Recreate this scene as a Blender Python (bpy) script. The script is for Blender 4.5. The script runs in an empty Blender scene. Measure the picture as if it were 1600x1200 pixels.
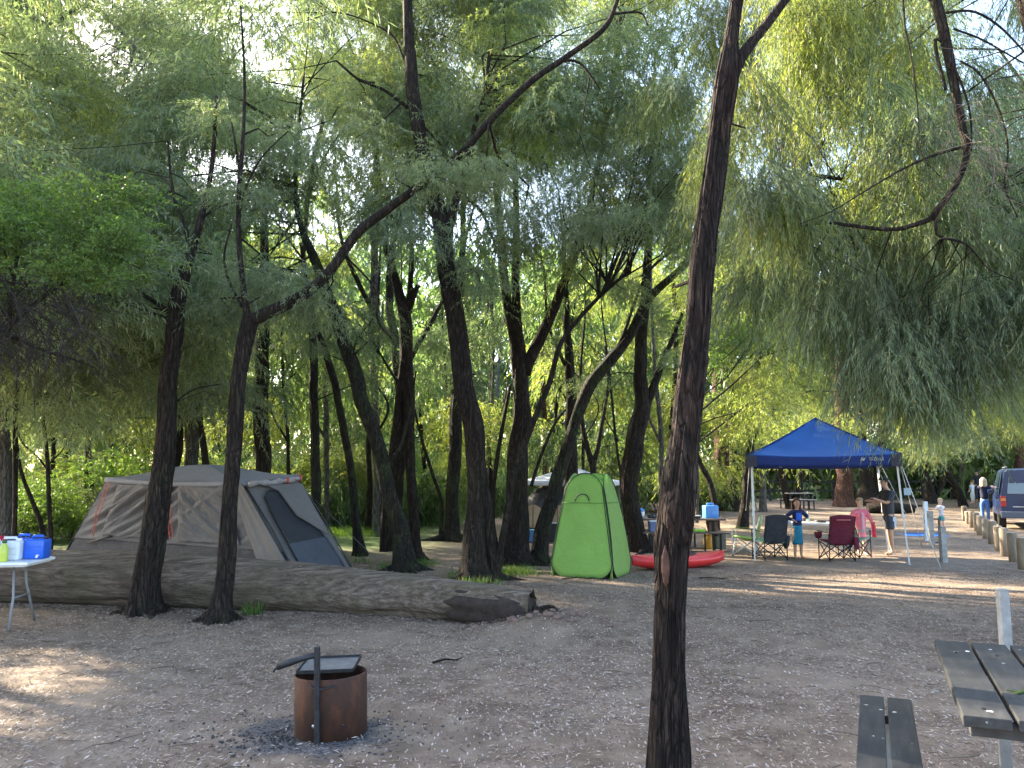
import bpy, math, random
import numpy as np
from mathutils import Vector, Matrix, noise as mnoise

# ------------------------------------------------------------------ camera, sky, sun
scn = bpy.context.scene
COL = scn.collection
R = math.radians
F, EYE, PITCH = 1250.0, 1.65, math.atan(152 / 1250)
cd = bpy.data.cameras.new('camera')
cd.sensor_width = 36; cd.lens = 36 * F / 1600; cd.clip_start = .05; cd.clip_end = 600
cam = bpy.data.objects.new('camera', cd); COL.objects.link(cam)
cam.location = (0, 0, EYE); cam.rotation_euler = (math.pi / 2 + PITCH, 0, 0)
scn.camera = cam

SUN_AZ, SUN_EL = math.atan2(-.80, .60), R(31)          # azimuth from +Y towards +X
SUN = Vector((math.sin(SUN_AZ) * math.cos(SUN_EL), math.cos(SUN_AZ) * math.cos(SUN_EL), math.sin(SUN_EL)))
w = bpy.data.worlds.new("World"); scn.world = w; w.use_nodes = True
nt = w.node_tree; bg = nt.nodes['Background']
sky = nt.nodes.new('ShaderNodeTexSky'); sky.sky_type = 'NISHITA'; sky.sun_disc = False
sky.sun_elevation = SUN_EL; sky.sun_rotation = SUN_AZ; sky.air_density = 1.0; sky.dust_density = 2.5; sky.ozone_density = .6
nt.links.new(sky.outputs[0], bg.inputs[0]); bg.inputs[1].default_value = .15
sd = bpy.data.lights.new('sun', 'SUN'); sd.energy = 5.0; sd.angle = R(.55); sd.color = (1, .87, .66)
so = bpy.data.objects.new('sun', sd); COL.objects.link(so); so.location = (-20, 20, 30)
so.rotation_euler = (-SUN).to_track_quat('-Z', 'Y').to_euler()
vs = scn.view_settings
vs.view_transform = 'Standard'; vs.look = 'None'; vs.gamma = 1; vs.use_curve_mapping = False; vs.exposure = 2.75
scn.render.engine = 'CYCLES'
cy = scn.cycles
cy.max_bounces = 5; cy.diffuse_bounces = 3; cy.glossy_bounces = 2; cy.transmission_bounces = 3; cy.transparent_max_bounces = 4
cy.caustics_reflective = False; cy.caustics_refractive = False
cy.use_denoising = True; cy.sample_clamp_indirect = 6

rnd = random.Random(7)
NP = np.random.default_rng(11)

# ------------------------------------------------------------------ helpers
def sstep(a, b, x):
    t = max(0, min(1, (x - a) / (b - a))); return t * t * (3 - 2 * t)
def hz(x, y):
    z = .55 * sstep(20, 50, y) + .012 * math.sin(x * 1.3 + 1) * math.sin(y * 1.1) + .008 * math.sin(x * 3.1) * math.cos(y * 2.7)
    z += .21 * math.exp(-(((x - .52) / .72) ** 2 + ((y - 9.25) / .38) ** 2))          # earth heaped at the log's end
    return z
def ray(px, py):
    dx, dy = (px - 800) / F, (600 - py) / F
    c, s = math.cos(PITCH), math.sin(PITCH)
    return Vector((dx, c - s * dy, s + c * dy))
def at(px, py, Y):
    r = ray(px, py); return Vector((0, 0, EYE)) + r * (Y / r.y)
def G(px, py):
    r = ray(px, py); t = 2.0
    for k in range(4000):
        p = Vector((0, 0, EYE)) + r * t
        if p.z <= hz(p.x, p.y): return Vector((p.x, p.y, hz(p.x, p.y)))
        t += .02
    return p
def gz(x, y): return Vector((x, y, hz(x, y)))
def V(*a): return Vector(a)

def new(name, data, parent=None, loc=None):
    o = bpy.data.objects.new(name, data); COL.objects.link(o)
    if parent is not None: o.parent = parent
    if loc is not None: o.location = loc
    return o
def tag(o, label=None, cat=None, group=None, kind=None):
    if label: o['label'] = label
    if cat: o['category'] = cat
    if group: o['group'] = group
    if kind: o['kind'] = kind
    return o
def thing(name, label, cat, loc=(0, 0, 0), rz=0, group=None):
    o = new(name, None); o.location = loc; o.rotation_euler = (0, 0, rz); o.empty_display_size = .2
    return tag(o, label, cat, group)
def copy_tree(o, parent=None):
    c = o.copy(); COL.objects.link(c); c.parent = parent
    for ch in o.children: copy_tree(ch, c)
    return c

class MB:
    def __init__(s): s.v = []; s.f = []
    def add(s, vs_, fs):
        n = len(s.v); s.v += [tuple(x) for x in vs_]; s.f += [tuple(i + n for i in f) for f in fs]; return s
    def box(s, c, size, rz=0, M=None, taper=1):
        x, y, z = size[0] / 2, size[1] / 2, size[2] / 2
        P = [V(a * x * (taper if d > 0 else 1), b * y * (taper if d > 0 else 1), d * z) for d in (-1, 1) for a, b in ((-1, -1), (1, -1), (1, 1), (-1, 1))]
        m = M if M is not None else Matrix.Rotation(rz, 3, 'Z')
        return s.add([m @ p + V(*c) for p in P], [(3, 2, 1, 0), (4, 5, 6, 7), (0, 1, 5, 4), (1, 2, 6, 5), (2, 3, 7, 6), (3, 0, 4, 7)])
    def bar(s, a, b, w_, h_=None):
        a, b = V(*a), V(*b); d = b - a; L = d.length
        if L < 1e-6: return s
        q = d.to_track_quat('Z', 'Y').to_matrix()
        return s.box((a + b) / 2, (w_, h_ or w_, L), M=q)
    def tube(s, pts, rad, seg=8, cap=True, fn=None):
        pts = [V(*p) for p in pts]; n = len(pts)
        if not hasattr(rad, '__len__'): rad = [rad] * n
        vs_, fs = [], []
        t0 = (pts[1] - pts[0]).normalized()
        u = t0.orthogonal().normalized(); 
        if abs(t0.y) < .9: u = (V(0, 1, 0) - t0 * t0.y).normalized()
        for i in range(n):
            t = (pts[min(i + 1, n - 1)] - pts[max(i - 1, 0)]).normalized()
            u = (u - t * u.dot(t)).normalized(); v = t.cross(u)
            for k in range(seg):
                a = 2 * math.pi * k / seg
                r = rad[i] * (fn(a, i, pts[i]) if fn else 1)
                vs_.append(pts[i] + (u * math.cos(a) + v * math.sin(a)) * r)
        for i in range(n - 1):
            for k in range(seg):
                k2 = (k + 1) % seg
                fs.append((i * seg + k, i * seg + k2, (i + 1) * seg + k2, (i + 1) * seg + k))
        if cap:
            fs.append(tuple(reversed(range(seg)))); fs.append(tuple((n - 1) * seg + k for k in range(seg)))
        return s.add(vs_, fs)
    def lathe(s, c, prof, seg=16, sx=1, sy=1, M=None):
        vs_, fs = [], []
        for r, z in prof:
            for k in range(seg):
                a = 2 * math.pi * k / seg; p = V(r * math.cos(a) * sx, r * math.sin(a) * sy, z)
                vs_.append((M @ p if M is not None else p) + V(*c))
        n = len(prof)
        for i in range(n - 1):
            for k in range(seg):
                k2 = (k + 1) % seg; fs.append((i * seg + k, i * seg + k2, (i + 1) * seg + k2, (i + 1) * seg + k))
        fs.append(tuple(reversed(range(seg)))); fs.append(tuple((n - 1) * seg + k for k in range(seg)))
        return s.add(vs_, fs)
    def grid(s, fn, nu, nv, closed=False):
        vs_ = [fn(i / nu, j / nv) for j in range(nv + 1) for i in range(nu + 1)]
        fs = [(j * (nu + 1) + i, j * (nu + 1) + i + 1, (j + 1) * (nu + 1) + i + 1, (j + 1) * (nu + 1) + i) for j in range(nv) for i in range(nu)]
        return s.add(vs_, fs)
    def slab(s, poly, th):
        """poly: 3D points of a planar outline; thickened by vector th"""
        n = len(poly); P = [V(*p) for p in poly]
        return s.add(P + [p + V(*th) for p in P], [tuple(reversed(range(n))), tuple(range(n, 2 * n))] + [(i, (i + 1) % n, (i + 1) % n + n, i + n) for i in range(n)])
    def build(s, name, mat, parent=None, smooth=False, bevel=0, loc=None, solid=0, sub=0):
        me = bpy.data.meshes.new(name); me.from_pydata(s.v, [], s.f); me.materials.append(mat); me.update()
        if smooth: me.polygons.foreach_set('use_smooth', [True] * len(me.polygons))
        o = new(name, me, parent, loc)
        if solid:
            m = o.modifiers.new('s', 'SOLIDIFY'); m.thickness = solid
        if bevel:
            m = o.modifiers.new('b', 'BEVEL'); m.width = bevel; m.segments = 2; m.limit_method = 'ANGLE'; m.angle_limit = R(35)
        if sub:
            m = o.modifiers.new('u', 'SUBSURF'); m.levels = sub; m.render_levels = sub
        return o

# ------------------------------------------------------------------ materials
def nodes(name):
    m = bpy.data.materials.new(name); m.use_nodes = True; t = m.node_tree
    return m, t, t.nodes['Principled BSDF']
def N(t, k, **kw):
    n = t.nodes.new('ShaderNode' + k)
    for a, b in kw.items():
        if a in n.inputs.keys(): n.inputs[a].default_value = b
        else: setattr(n, a, b)
    return n
def coords(t, scale=(1, 1, 1), src='Object'):
    tc = N(t, 'TexCoord'); mp = N(t, 'Mapping'); mp.inputs['Scale'].default_value = scale
    t.links.new(tc.outputs[src], mp.inputs[0]); return mp.outputs[0]
def ramp(t, fac, stops):
    r = N(t, 'ValToRGB'); e = r.color_ramp.elements
    while len(e) < len(stops): e.new(.5)
    for i, (p, c) in enumerate(stops):
        e[i].position = p; e[i].color = (*c, 1) if len(c) == 3 else c
    t.links.new(fac, r.inputs[0]); return r.outputs[0]
def mixc(t, fac, a, b, mode='MIX'):
    m = N(t, 'Mix', data_type='RGBA', blend_type=mode)
    for s_, v_ in ((0, fac), (6, a), (7, b)):
        if hasattr(v_, 'is_linked'): t.links.new(v_, m.inputs[s_])
        else: m.inputs[s_].default_value = v_ if not isinstance(v_, tuple) else (*v_[:3], 1)
    return m.outputs[2]
def bump(t, h, p, strength=.4, dist=.02):
    b = N(t, 'Bump', Strength=strength, Distance=dist); t.links.new(h, b.inputs['Height']); t.links.new(b.outputs[0], p.inputs['Normal'])
MC = {}
def pm(name, col, rough=.7, var=.18, scale=6, bmp=.15, bscale=40, metal=0, sc=(1, 1, 1), dirt=0, spec=.5, bd=.01):
    if name in MC: return MC[name]
    m, t, p = nodes(name)
    c = coords(t, sc); n = N(t, 'TexNoise', Scale=scale, Detail=5); t.links.new(c, n.inputs[0])
    a = tuple(x * (1 - var) for x in col); b = tuple(min(1, x * (1 + var)) for x in col)
    o = ramp(t, n.outputs['Fac'], [(.3, a), (.7, b)])
    if dirt:
        n3 = N(t, 'TexNoise', Scale=scale * 2.3, Detail=8, Roughness=.7); t.links.new(c, n3.inputs[0])
        f = ramp(t, n3.outputs['Fac'], [(.52, (0, 0, 0)), (.72, (dirt,) * 3)])
        o = mixc(t, f, o, (.12, .09, .065))
    t.links.new(o, p.inputs['Base Color'])
    p.inputs['Roughness'].default_value = rough; p.inputs['Metallic'].default_value = metal; p.inputs['Specular IOR Level'].default_value = spec
    if bmp:
        n2 = N(t, 'TexNoise', Scale=bscale, Detail=4); t.links.new(c, n2.inputs[0]); bump(t, n2.outputs['Fac'], p, bmp, bd)
    MC[name] = m; return m

def bark(name, lo, hi, moss=.0, red=0.0):
    m, t, p = nodes(name)
    c = coords(t, (1, 1, .16))
    n = N(t, 'TexNoise', Scale=26, Detail=8, Roughness=.65, Distortion=.6); t.links.new(c, n.inputs[0])
    v = N(t, 'TexVoronoi', Scale=22, feature='DISTANCE_TO_EDGE'); 
    nn = N(t, 'TexNoise', Scale=7, Detail=3); t.links.new(c, nn.inputs[0])
    wv = N(t, 'Mix', data_type='RGBA', blend_type='LINEAR_LIGHT'); wv.inputs[0].default_value = .12
    t.links.new(c, wv.inputs[6]); t.links.new(nn.outputs['Color'], wv.inputs[7]); t.links.new(wv.outputs[2], v.inputs[0])
    col = ramp(t, n.outputs['Fac'], [(.3, tuple(x * .55 for x in lo)), (.5, lo), (.72, hi)])
    big = N(t, 'TexNoise', Scale=1.6, Detail=4); t.links.new(coords(t), big.inputs[0])
    if red: col = mixc(t, ramp(t, big.outputs['Fac'], [(.5, (0, 0, 0)), (.64, (red,) * 3)]), col, (.13, .05, .03))
    if moss:
        b2 = N(t, 'TexNoise', Scale=3.3, Detail=6); t.links.new(coords(t), b2.inputs[0])
        col = mixc(t, ramp(t, b2.outputs['Fac'], [(.48, (0, 0, 0)), (.66, (moss,) * 3)]), col, (.05, .07, .022))
    crack = ramp(t, v.outputs['Distance'], [(0, (.12,) * 3), (.14, (1,) * 3)])
    col = mixc(t, .75, col, crack, 'MULTIPLY')
    t.links.new(col, p.inputs['Base Color']); p.inputs['Roughness'].default_value = .9; p.inputs['Specular IOR Level'].default_value = .25
    hh = N(t, 'Math', operation='MULTIPLY'); t.links.new(n.outputs['Fac'], hh.inputs[0]); t.links.new(crack, hh.inputs[1])
    bump(t, hh.outputs[0], p, 1.0, .045)
    return m
BARK = bark('bark_dark', (.024, .0165, .0125), (.085, .060, .045), .15)
BARK_NEAR = bark('bark_near', (.020, .013, .010), (.098, .066, .050), 0, .15)
BARK_MOSS = bark('bark_moss', (.024, .020, .015), (.070, .060, .045), .5)
BARK_RED = bark('bark_red', (.10, .05, .034), (.25, .13, .09), 0, .3)
BARK_GREY = bark('bark_grey', (.12, .11, .10), (.26, .25, .23), .2)

def leafmat(name, lo, hi, odd, trans, tf=.45, gloss=.12):
    m, t, p = nodes(name)
    a = N(t, 'Attribute', attribute_name='rnd'); oi = N(t, 'ObjectInfo')
    col = ramp(t, a.outputs['Fac'], [(0, lo), (.85, hi), (.97, odd)])
    f = N(t, 'MapRange'); f.inputs['To Min'].default_value = .72; f.inputs['To Max'].default_value = 1.3
    t.links.new(oi.outputs['Random'], f.inputs['Value'])
    mul = N(t, 'VectorMath', operation='SCALE'); t.links.new(col, mul.inputs[0]); t.links.new(f.outputs[0], mul.inputs['Scale'])
    p.inputs['Roughness'].default_value = .45; p.inputs['Specular IOR Level'].default_value = gloss * 3
    t.links.new(mul.outputs[0], p.inputs['Base Color'])
    tr = N(t, 'BsdfTranslucent'); 
    tc = mixc(t, 1.0, mul.outputs[0], trans, 'MULTIPLY'); t.links.new(tc, tr.inputs[0])
    mx = N(t, 'MixShader'); mx.inputs[0].default_value = tf
    t.links.new(p.outputs[0], mx.inputs[1]); t.links.new(tr.outputs[0], mx.inputs[2])
    t.links.new(mx.outputs[0], t.nodes['Material Output'].inputs[0])
    return m
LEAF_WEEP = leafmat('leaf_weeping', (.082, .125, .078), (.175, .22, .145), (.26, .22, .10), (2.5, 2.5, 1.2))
LEAF_LIT = leafmat('leaf_sunlit_tint', (.105, .15, .060), (.19, .23, .095), (.34, .27, .11), (2.6, 2.5, .9), .5)  # yellower version of the weeping leaf, sunlight put into its colour
LEAF_BUSH = leafmat('leaf_bush', (.050, .092, .030), (.12, .19, .058), (.20, .24, .08), (2.3, 2.4, .9), .45)
LEAF_FAR = leafmat('leaf_far', (.070, .112, .056), (.135, .18, .090), (.24, .22, .12), (1.8, 2.0, 1.0), .5)
GRASS = leafmat('grass_blade', (.05, .11, .025), (.10, .19, .04), (.2, .19, .08), (2., 2., .8), .35)
TWIG = pm('twig_dark', (.06, .045, .035), .9, .3, 20, 0)
TWIG_DRY = pm('twig_dry', (.24, .19, .14), .9, .3, 20, 0)

def rawmesh(name, verts, faces4, mats, rnd_=None, extra=None, matidx=None):
    """verts (n,3), faces4 (m,4) quads by numpy"""
    me = bpy.data.meshes.new(name)
    nv, nf = len(verts), len(faces4)
    me.vertices.add(nv); me.vertices.foreach_set('co', np.ascontiguousarray(verts, dtype=np.float32).ravel())
    me.loops.add(nf * 4); me.loops.foreach_set('vertex_index', np.ascontiguousarray(faces4, dtype=np.int32).ravel())
    me.polygons.add(nf); me.polygons.foreach_set('loop_start', np.arange(0, nf * 4, 4, dtype=np.int32))
    for m in mats: me.materials.append(m)
    if matidx is not None: me.polygons.foreach_set('material_index', np.ascontiguousarray(matidx, dtype=np.int32))
    if rnd_ is not None:
        a = me.attributes.new('rnd', 'FLOAT', 'FACE'); a.data.foreach_set('value', np.ascontiguousarray(rnd_, dtype=np.float32))
    me.update(calc_edges=True); me.validate()
    return me
def nrm(a): return a / (np.linalg.norm(a, axis=1, keepdims=True) + 1e-9)
def leaves(rng, base, dirs, L, W):
    """quads: base, left, tip, right"""
    n = len(base); side = nrm(np.cross(dirs, rng.normal(size=(n, 3))))
    mid = base + dirs * (L * .42)[:, None]; tip = base + dirs * L[:, None] + np.array([0, 0, -1]) * (L * .12)[:, None]
    v = np.stack([base, mid + side * W[:, None] * .5, tip, mid - side * W[:, None] * .5], 1).reshape(-1, 3)
    f = np.arange(n * 4).reshape(-1, 4)
    return v, f
def clumpdata(seed, ntw, per, rx, rzz, tl, leafL, leafW, droop, spread, upright=0.):
    rng = np.random.default_rng(seed)
    s = rng.normal(size=(ntw, 3)); s = nrm(s) * (rng.random((ntw, 1)) ** .45) * np.array([rx, rx, rzz])
    # clusters: pull twigs into a few sub-bunches for an uneven outline
    k = 5; cen = rng.normal(size=(k, 3)) * np.array([rx, rx, rzz]) * .55
    w_ = rng.random((ntw, 1)) * .6; s = s * (1 - w_) + cen[rng.integers(0, k, ntw)] * w_ + rng.normal(size=(ntw, 3)) * .08 * rx
    d = nrm(s * np.array([1, 1, .3]) + rng.normal(size=(ntw, 3)) * .4 * rx); d[:, 2] = d[:, 2] * .4 + upright
    L = tl * (.5 + rng.random(ntw) * .9)
    tt = np.linspace(.02, 1, per)[None, :] + rng.random((ntw, per)) * .03
    def path(t): return s[:, None, :] + d[:, None, :] * (t * L[:, None] * spread)[..., None] - np.array([0, 0, 1]) * ((t ** 1.6) * (L * droop)[:, None])[..., None]
    b = path(tt); tan = path(tt + .03) - b
    n = ntw * per
    b = b.reshape(-1, 3); tan = nrm(tan.reshape(-1, 3))
    dirs = nrm(tan * .55 + rng.normal(size=(n, 3)) * .46 + np.array([0, 0, -.75 * droop + upright * .4]))
    v, f = leaves(rng, b, dirs, leafL * (.6 + rng.random(n) * .8), leafW * (.6 + rng.random(n) * .8))
    r = np.clip(np.repeat(rng.random(ntw), per) * .4 + rng.random(n) * .6, 0, 1)
    # twigs: thin 3-sided ribbons
    ts = np.linspace(-.05, 1, 5)[None, :] * np.ones((ntw, 1)); P = path(np.clip(ts, 0, 1.2)); 
    rad = np.linspace(.005, .0015, 5)[None, :, None, None] * (1 + 0 * rx)
    ang = np.array([0, 2.1, 4.2]); ring = np.stack([np.cos(ang), np.sin(ang), 0 * ang], 1)[None, None]
    tv = (P[:, :, None, :] + ring * rad).reshape(-1, 3)
    fs = []
    for j in range(4):
        for k_ in range(3):
            a = j * 3 + k_; b_ = j * 3 + (k_ + 1) % 3
            fs.append((a, b_, b_ + 3, a + 3))
    tf = (np.arange(ntw)[:, None, None] * 15 + np.array(fs)[None]).reshape(-1, 4)
    nv = len(v)
    return np.vstack([v, tv]), np.vstack([f, tf + nv]), np.concatenate([r, np.zeros(len(tf))]), np.concatenate([np.zeros(len(f)), np.ones(len(tf))])
def clump(name, mat, *a, **k):
    v, f, r, mi = clumpdata(*a, **k); return rawmesh(name, v, f, [mat, TWIG], r, matidx=mi)
HANG = [clump('weeping_leaves', LEAF_WEEP, 100 + i, 85, 34, .62, .5, .95, .115, .0125, .85, .55) for i in range(5)]
WEEP = [clump('fine_leaves', LEAF_WEEP, 130 + i, 130, 21, .80, .62, .62, .095, .0135, .42, .75) for i in range(6)]
WEEPL = []
HANGL = []
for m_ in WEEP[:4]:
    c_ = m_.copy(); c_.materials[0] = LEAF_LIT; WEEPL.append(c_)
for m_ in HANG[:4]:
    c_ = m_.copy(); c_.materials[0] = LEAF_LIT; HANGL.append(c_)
BUSHY = [clump('bushy_leaves', LEAF_BUSH, 200 + i, 90, 15, .55, .38, .42, .06, .022, .15, .9, .25) for i in range(4)]
FARC = [clump('far_leaves', LEAF_FAR, 300 + i, 60, 20, .75, .65, .8, .17, .030, .6, .6) for i in range(4)]
KIND = {'weep': WEEP, 'lit': WEEPL, 'hang': HANG, 'hanglit': HANGL, 'bush': BUSHY, 'far': FARC}

# ------------------------------------------------------------------ ground
def ground():
    xs = np.concatenate([np.linspace(-130, -14, 30), np.linspace(-13.6, 13.6, 171), np.linspace(14, 130, 30)])
    ys = np.concatenate([np.linspace(-60, 1.5, 14), np.linspace(2, 20, 130), np.linspace(20.5, 60, 50), np.linspace(64, 220, 14)])
    X, Y = np.meshgrid(xs, ys)
    Z = np.array([hz(a, b) for a, b in zip(X.ravel(), Y.ravel())])
    near = (np.abs(X.ravel()) < 14) & (Y.ravel() < 20) & (Y.ravel() > 2)
    Z = Z + np.where(near, [mnoise.noise((a * 2.2, b * 2.2, 0)) * .012 for a, b in zip(X.ravel(), Y.ravel())], 0)
    v = np.stack([X.ravel(), Y.ravel(), Z], 1); nx = len(xs)
    j, i = np.meshgrid(np.arange(len(ys) - 1), np.arange(nx - 1), indexing='ij'); b = (j * nx + i).ravel()
    f = np.stack([b, b + 1, b + nx + 1, b + nx], 1)
    m, t, p = nodes('forest_floor')
    c = coords(t)
    n1 = N(t, 'TexNoise', Scale=.45, Detail=6); n2 = N(t, 'TexNoise', Scale=3.2, Detail=8, Roughness=.65); n3 = N(t, 'TexNoise', Scale=55, Detail=4)
    for n in (n1, n2, n3): t.links.new(c, n.inputs[0])
    base = ramp(t, n2.outputs['Fac'], [(.3, (.072, .050, .034)), (.5, (.148, .108, .077)), (.7, (.258, .200, .150))])
    patch = ramp(t, n1.outputs['Fac'], [(.38, (0, 0, 0)), (.62, (1, 1, 1))])
    base = mixc(t, patch, base, mixc(t, .6, base, (.245, .190, .142)))
    # flecks of dry leaf: stretched voronoi in three turned directions
    hgt = n3.outputs['Fac']
    for k, (ang, sc_) in enumerate(((.3, 34), (1.4, 27), (2.5, 40))):
        tc = N(t, 'TexCoord'); mp = N(t, 'Mapping'); mp.inputs['Rotation'].default_value = (0, 0, ang); mp.inputs['Scale'].default_value = (1, .22, 1)
        t.links.new(tc.outputs['Object'], mp.inputs[0]); v_ = N(t, 'TexVoronoi', Scale=sc_); t.links.new(mp.outputs[0], v_.inputs[0])
        near_ = ramp(t, v_.outputs['Distance'], [(.16, (1, 1, 1)), (.24, (0, 0, 0))])
        sel = N(t, 'SeparateColor'); t.links.new(v_.outputs['Color'], sel.inputs[0])
        on = ramp(t, sel.outputs[0], [(.45, (0, 0, 0)), (.5, (1, 1, 1))])
        fac = mixc(t, 1., near_, on, 'MULTIPLY')
        lc = ramp(t, sel.outputs[1], [(0, (.09, .05, .04)), (.35, (.28, .20, .17)), (1, (.62, .55, .50))])
        base = mixc(t, fac, base, lc)
        ad = N(t, 'Math', operation='ADD'); t.links.new(hgt, ad.inputs[0]); t.links.new(fac, ad.inputs[1]); hgt = ad.outputs[0]
    # ash around the fire ring
    geo = N(t, 'NewGeometry'); sub = N(t, 'VectorMath', operation='DISTANCE'); sub.inputs[1].default_value = (FR.x - .12, FR.y - .02, 0)
    t.links.new(geo.outputs['Position'], sub.inputs[0])
    dn = N(t, 'Math', operation='MULTIPLY_ADD'); dn.inputs[1].default_value = .9; t.links.new(n2.outputs['Fac'], dn.inputs[0]); t.links.new(sub.outputs['Value'], dn.inputs[2])
    ash = ramp(t, dn.outputs[0], [(.78, (.9,) * 3), (1.12, (0, 0, 0))])
    ashc = ramp(t, n3.outputs['Fac'], [(.4, (.03, .03, .032)), (.62, (.13, .13, .135))])
    base = mixc(t, ash, base, ashc)
    # grass-green film on the river side of the camp
    sp = N(t, 'SeparateXYZ'); t.links.new(geo.outputs['Position'], sp.inputs[0])
    gy = ramp(t, sp.outputs[1], [(0, (0, 0, 0)), (1, (0, 0, 0))]); e = gy.node.color_ramp
    mr = N(t, 'MapRange'); mr.inputs[1].default_value = 17.5; mr.inputs[2].default_value = 21; t.links.new(sp.outputs[1], mr.inputs[0])
    mr2 = N(t, 'MapRange'); mr2.inputs[1].default_value = -1.0; mr2.inputs[2].default_value = -3.2; t.links.new(sp.outputs[0], mr2.inputs[0])
    mm = N(t, 'Math', operation='MULTIPLY'); t.links.new(mr.outputs[0], mm.inputs[0]); t.links.new(mr2.outputs[0], mm.inputs[1])
    base = mixc(t, mm.outputs[0], base, ramp(t, n2.outputs['Fac'], [(.35, (.05, .09, .025)), (.7, (.10, .15, .045))]))
    mr3 = N(t, 'MapRange'); mr3.inputs[1].default_value = 50; mr3.inputs[2].default_value = 54; t.links.new(sp.outputs[1], mr3.inputs[0])
    base = mixc(t, mr3.outputs[0], base, (.05, .075, .028))
    t.links.new(base, p.inputs['Base Color']); p.inputs['Roughness'].default_value = .95; p.inputs['Specular IOR Level'].default_value = .2
    bump(t, hgt, p, .8, .012)
    me = rawmesh('ground', v, f, [m]); me.polygons.foreach_set('use_smooth', [True] * len(me.polygons))
    tag(new('ground', me), kind='structure')
FR = G(514, 1150); FR = V(FR.x, FR.y + .06, 0)
ground()

def litter():
    m, t, p = nodes('dry_leaf')
    a = N(t, 'Attribute', attribute_name='rnd')
    c = ramp(t, a.outputs['Fac'], [(0, (.10, .055, .04)), (.3, (.16, .105, .080)), (.6, (.29, .215, .165)), (1, (.55, .46, .38))])
    t.links.new(c, p.inputs['Base Color']); p.inputs['Roughness'].default_value = .6
    rng = np.random.default_rng(5); P = []
    while len(P) < 120000:
        yy = 2.6 + 12.5 * rng.random() ** .8; xx = (rng.random() * 2 - 1) * (yy * .68 + .4)
        d = mnoise.noise((xx * 1.1, yy * 1.1, 3)) + .6 * mnoise.noise((xx * 4, yy * 4, 9))
        if rng.random() > .62 + d * 1.25: continue
        if (xx - FR.x + .1) ** 2 + (yy - FR.y) ** 2 < .5 and rng.random() < .8: continue
        P.append((xx, yy, hz(xx, yy) + mnoise.noise((xx * 2.2, yy * 2.2, 0)) * .012 + .004 + .012 * rng.random() ** 2))
    for k in range(15000):     # debris banked against the log and the nearer trunks
        if k % 3: u = rng.random(); xx = -8 + 8.6 * u; yy = 11.1 - 1.75 * u ** 1.6 + (.10 if u > .8 else 0) - abs(rng.normal() * .22)
        else:
            cx, cy = ((-4.67, 10.1), (-3.5, 9.5), (.84, 4.3), (-.55, 13.2), (.1, 14.8))[rng.integers(0, 5)]; a = rng.random() * 6.28; q = .15 + abs(rng.normal() * .3); xx, yy = cx + q * math.cos(a), cy + q * math.sin(a)
        P.append((xx, yy, hz(xx, yy) + .006 + .02 * rng.random()))
    P = np.array(P); n = len(P)
    th = rng.random(n) * 6.283; d = nrm(np.stack([np.cos(th), np.sin(th), rng.normal(size=n) * .18], 1))
    L = (.020 + .038 * rng.random(n)); W = .0040 + .0055 * rng.random(n)
    side = nrm(np.cross(d, np.array([[0, 0, 1.]])) + rng.normal(size=(n, 3)) * .35)
    b = P - d * (L * .5)[:, None]; mid = P + np.array([0, 0, 1]) * (L * .10 * rng.random(n))[:, None]
    v = np.stack([b, mid + side * W[:, None] * .5, b + d * L[:, None], mid - side * W[:, None] * .5], 1).reshape(-1, 3)
    v[:, 2] = np.maximum(v[:, 2], -.5)
    me = rawmesh('leaf_litter', v, np.arange(n * 4).reshape(-1, 4), [m], rng.random(n))
    tag(new('leaf_litter', me), 'pale dry fallen leaves strewn over the bare camp ground', 'leaf litter', kind='stuff')
litter()
def twigs():
    mb = MB(); rg = random.Random(31)
    for k in range(420):
        y = rg.uniform(3, 15); x = rg.uniform(-.66, .66) * y; L = rg.uniform(.05, .28); a = rg.random() * 6.28; c, s = math.cos(a), math.sin(a); z = hz(x, y) + .012; b = rg.gauss(0, .15) * L
        mb.tube([(x, y, z), (x + c * L * .5 - s * b, y + s * L * .5 + c * b, z + .008), (x + c * L, y + s * L, z)], [.003, .0035, .0015], 4, cap=False)
    tag(mb.build('twig_litter', pm('twig_fallen', (.10, .07, .05), .9, .5, 3, 0)), 'small dark twigs scattered over the leaf litter', 'twigs', kind='stuff')
twigs()

def charcoal():
    mb = MB(); rg = random.Random(3)
    for k in range(1500):
        a = rg.random() * 6.283; r = .15 + abs(rg.gauss(0, .30)); x, y = FR.x - .12 + r * math.cos(a) * 1.25, FR.y + r * math.sin(a) * .8
        s = .003 + .010 * rg.random() ** 3
        mb.box((x, y, hz(x, y) + s * .3), (s * 1.6, s, s * .8), M=Matrix.Rotation(rg.random() * 6, 3, 'Z') @ Matrix.Rotation(rg.random(), 3, 'X'))
    tag(mb.build('charcoal', pm('charcoal', (.035, .035, .038), .9, .6, 30, .3)), 'black charcoal crumbs and ash round the foot of the fire ring', 'charcoal', kind='stuff')
charcoal()

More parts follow.
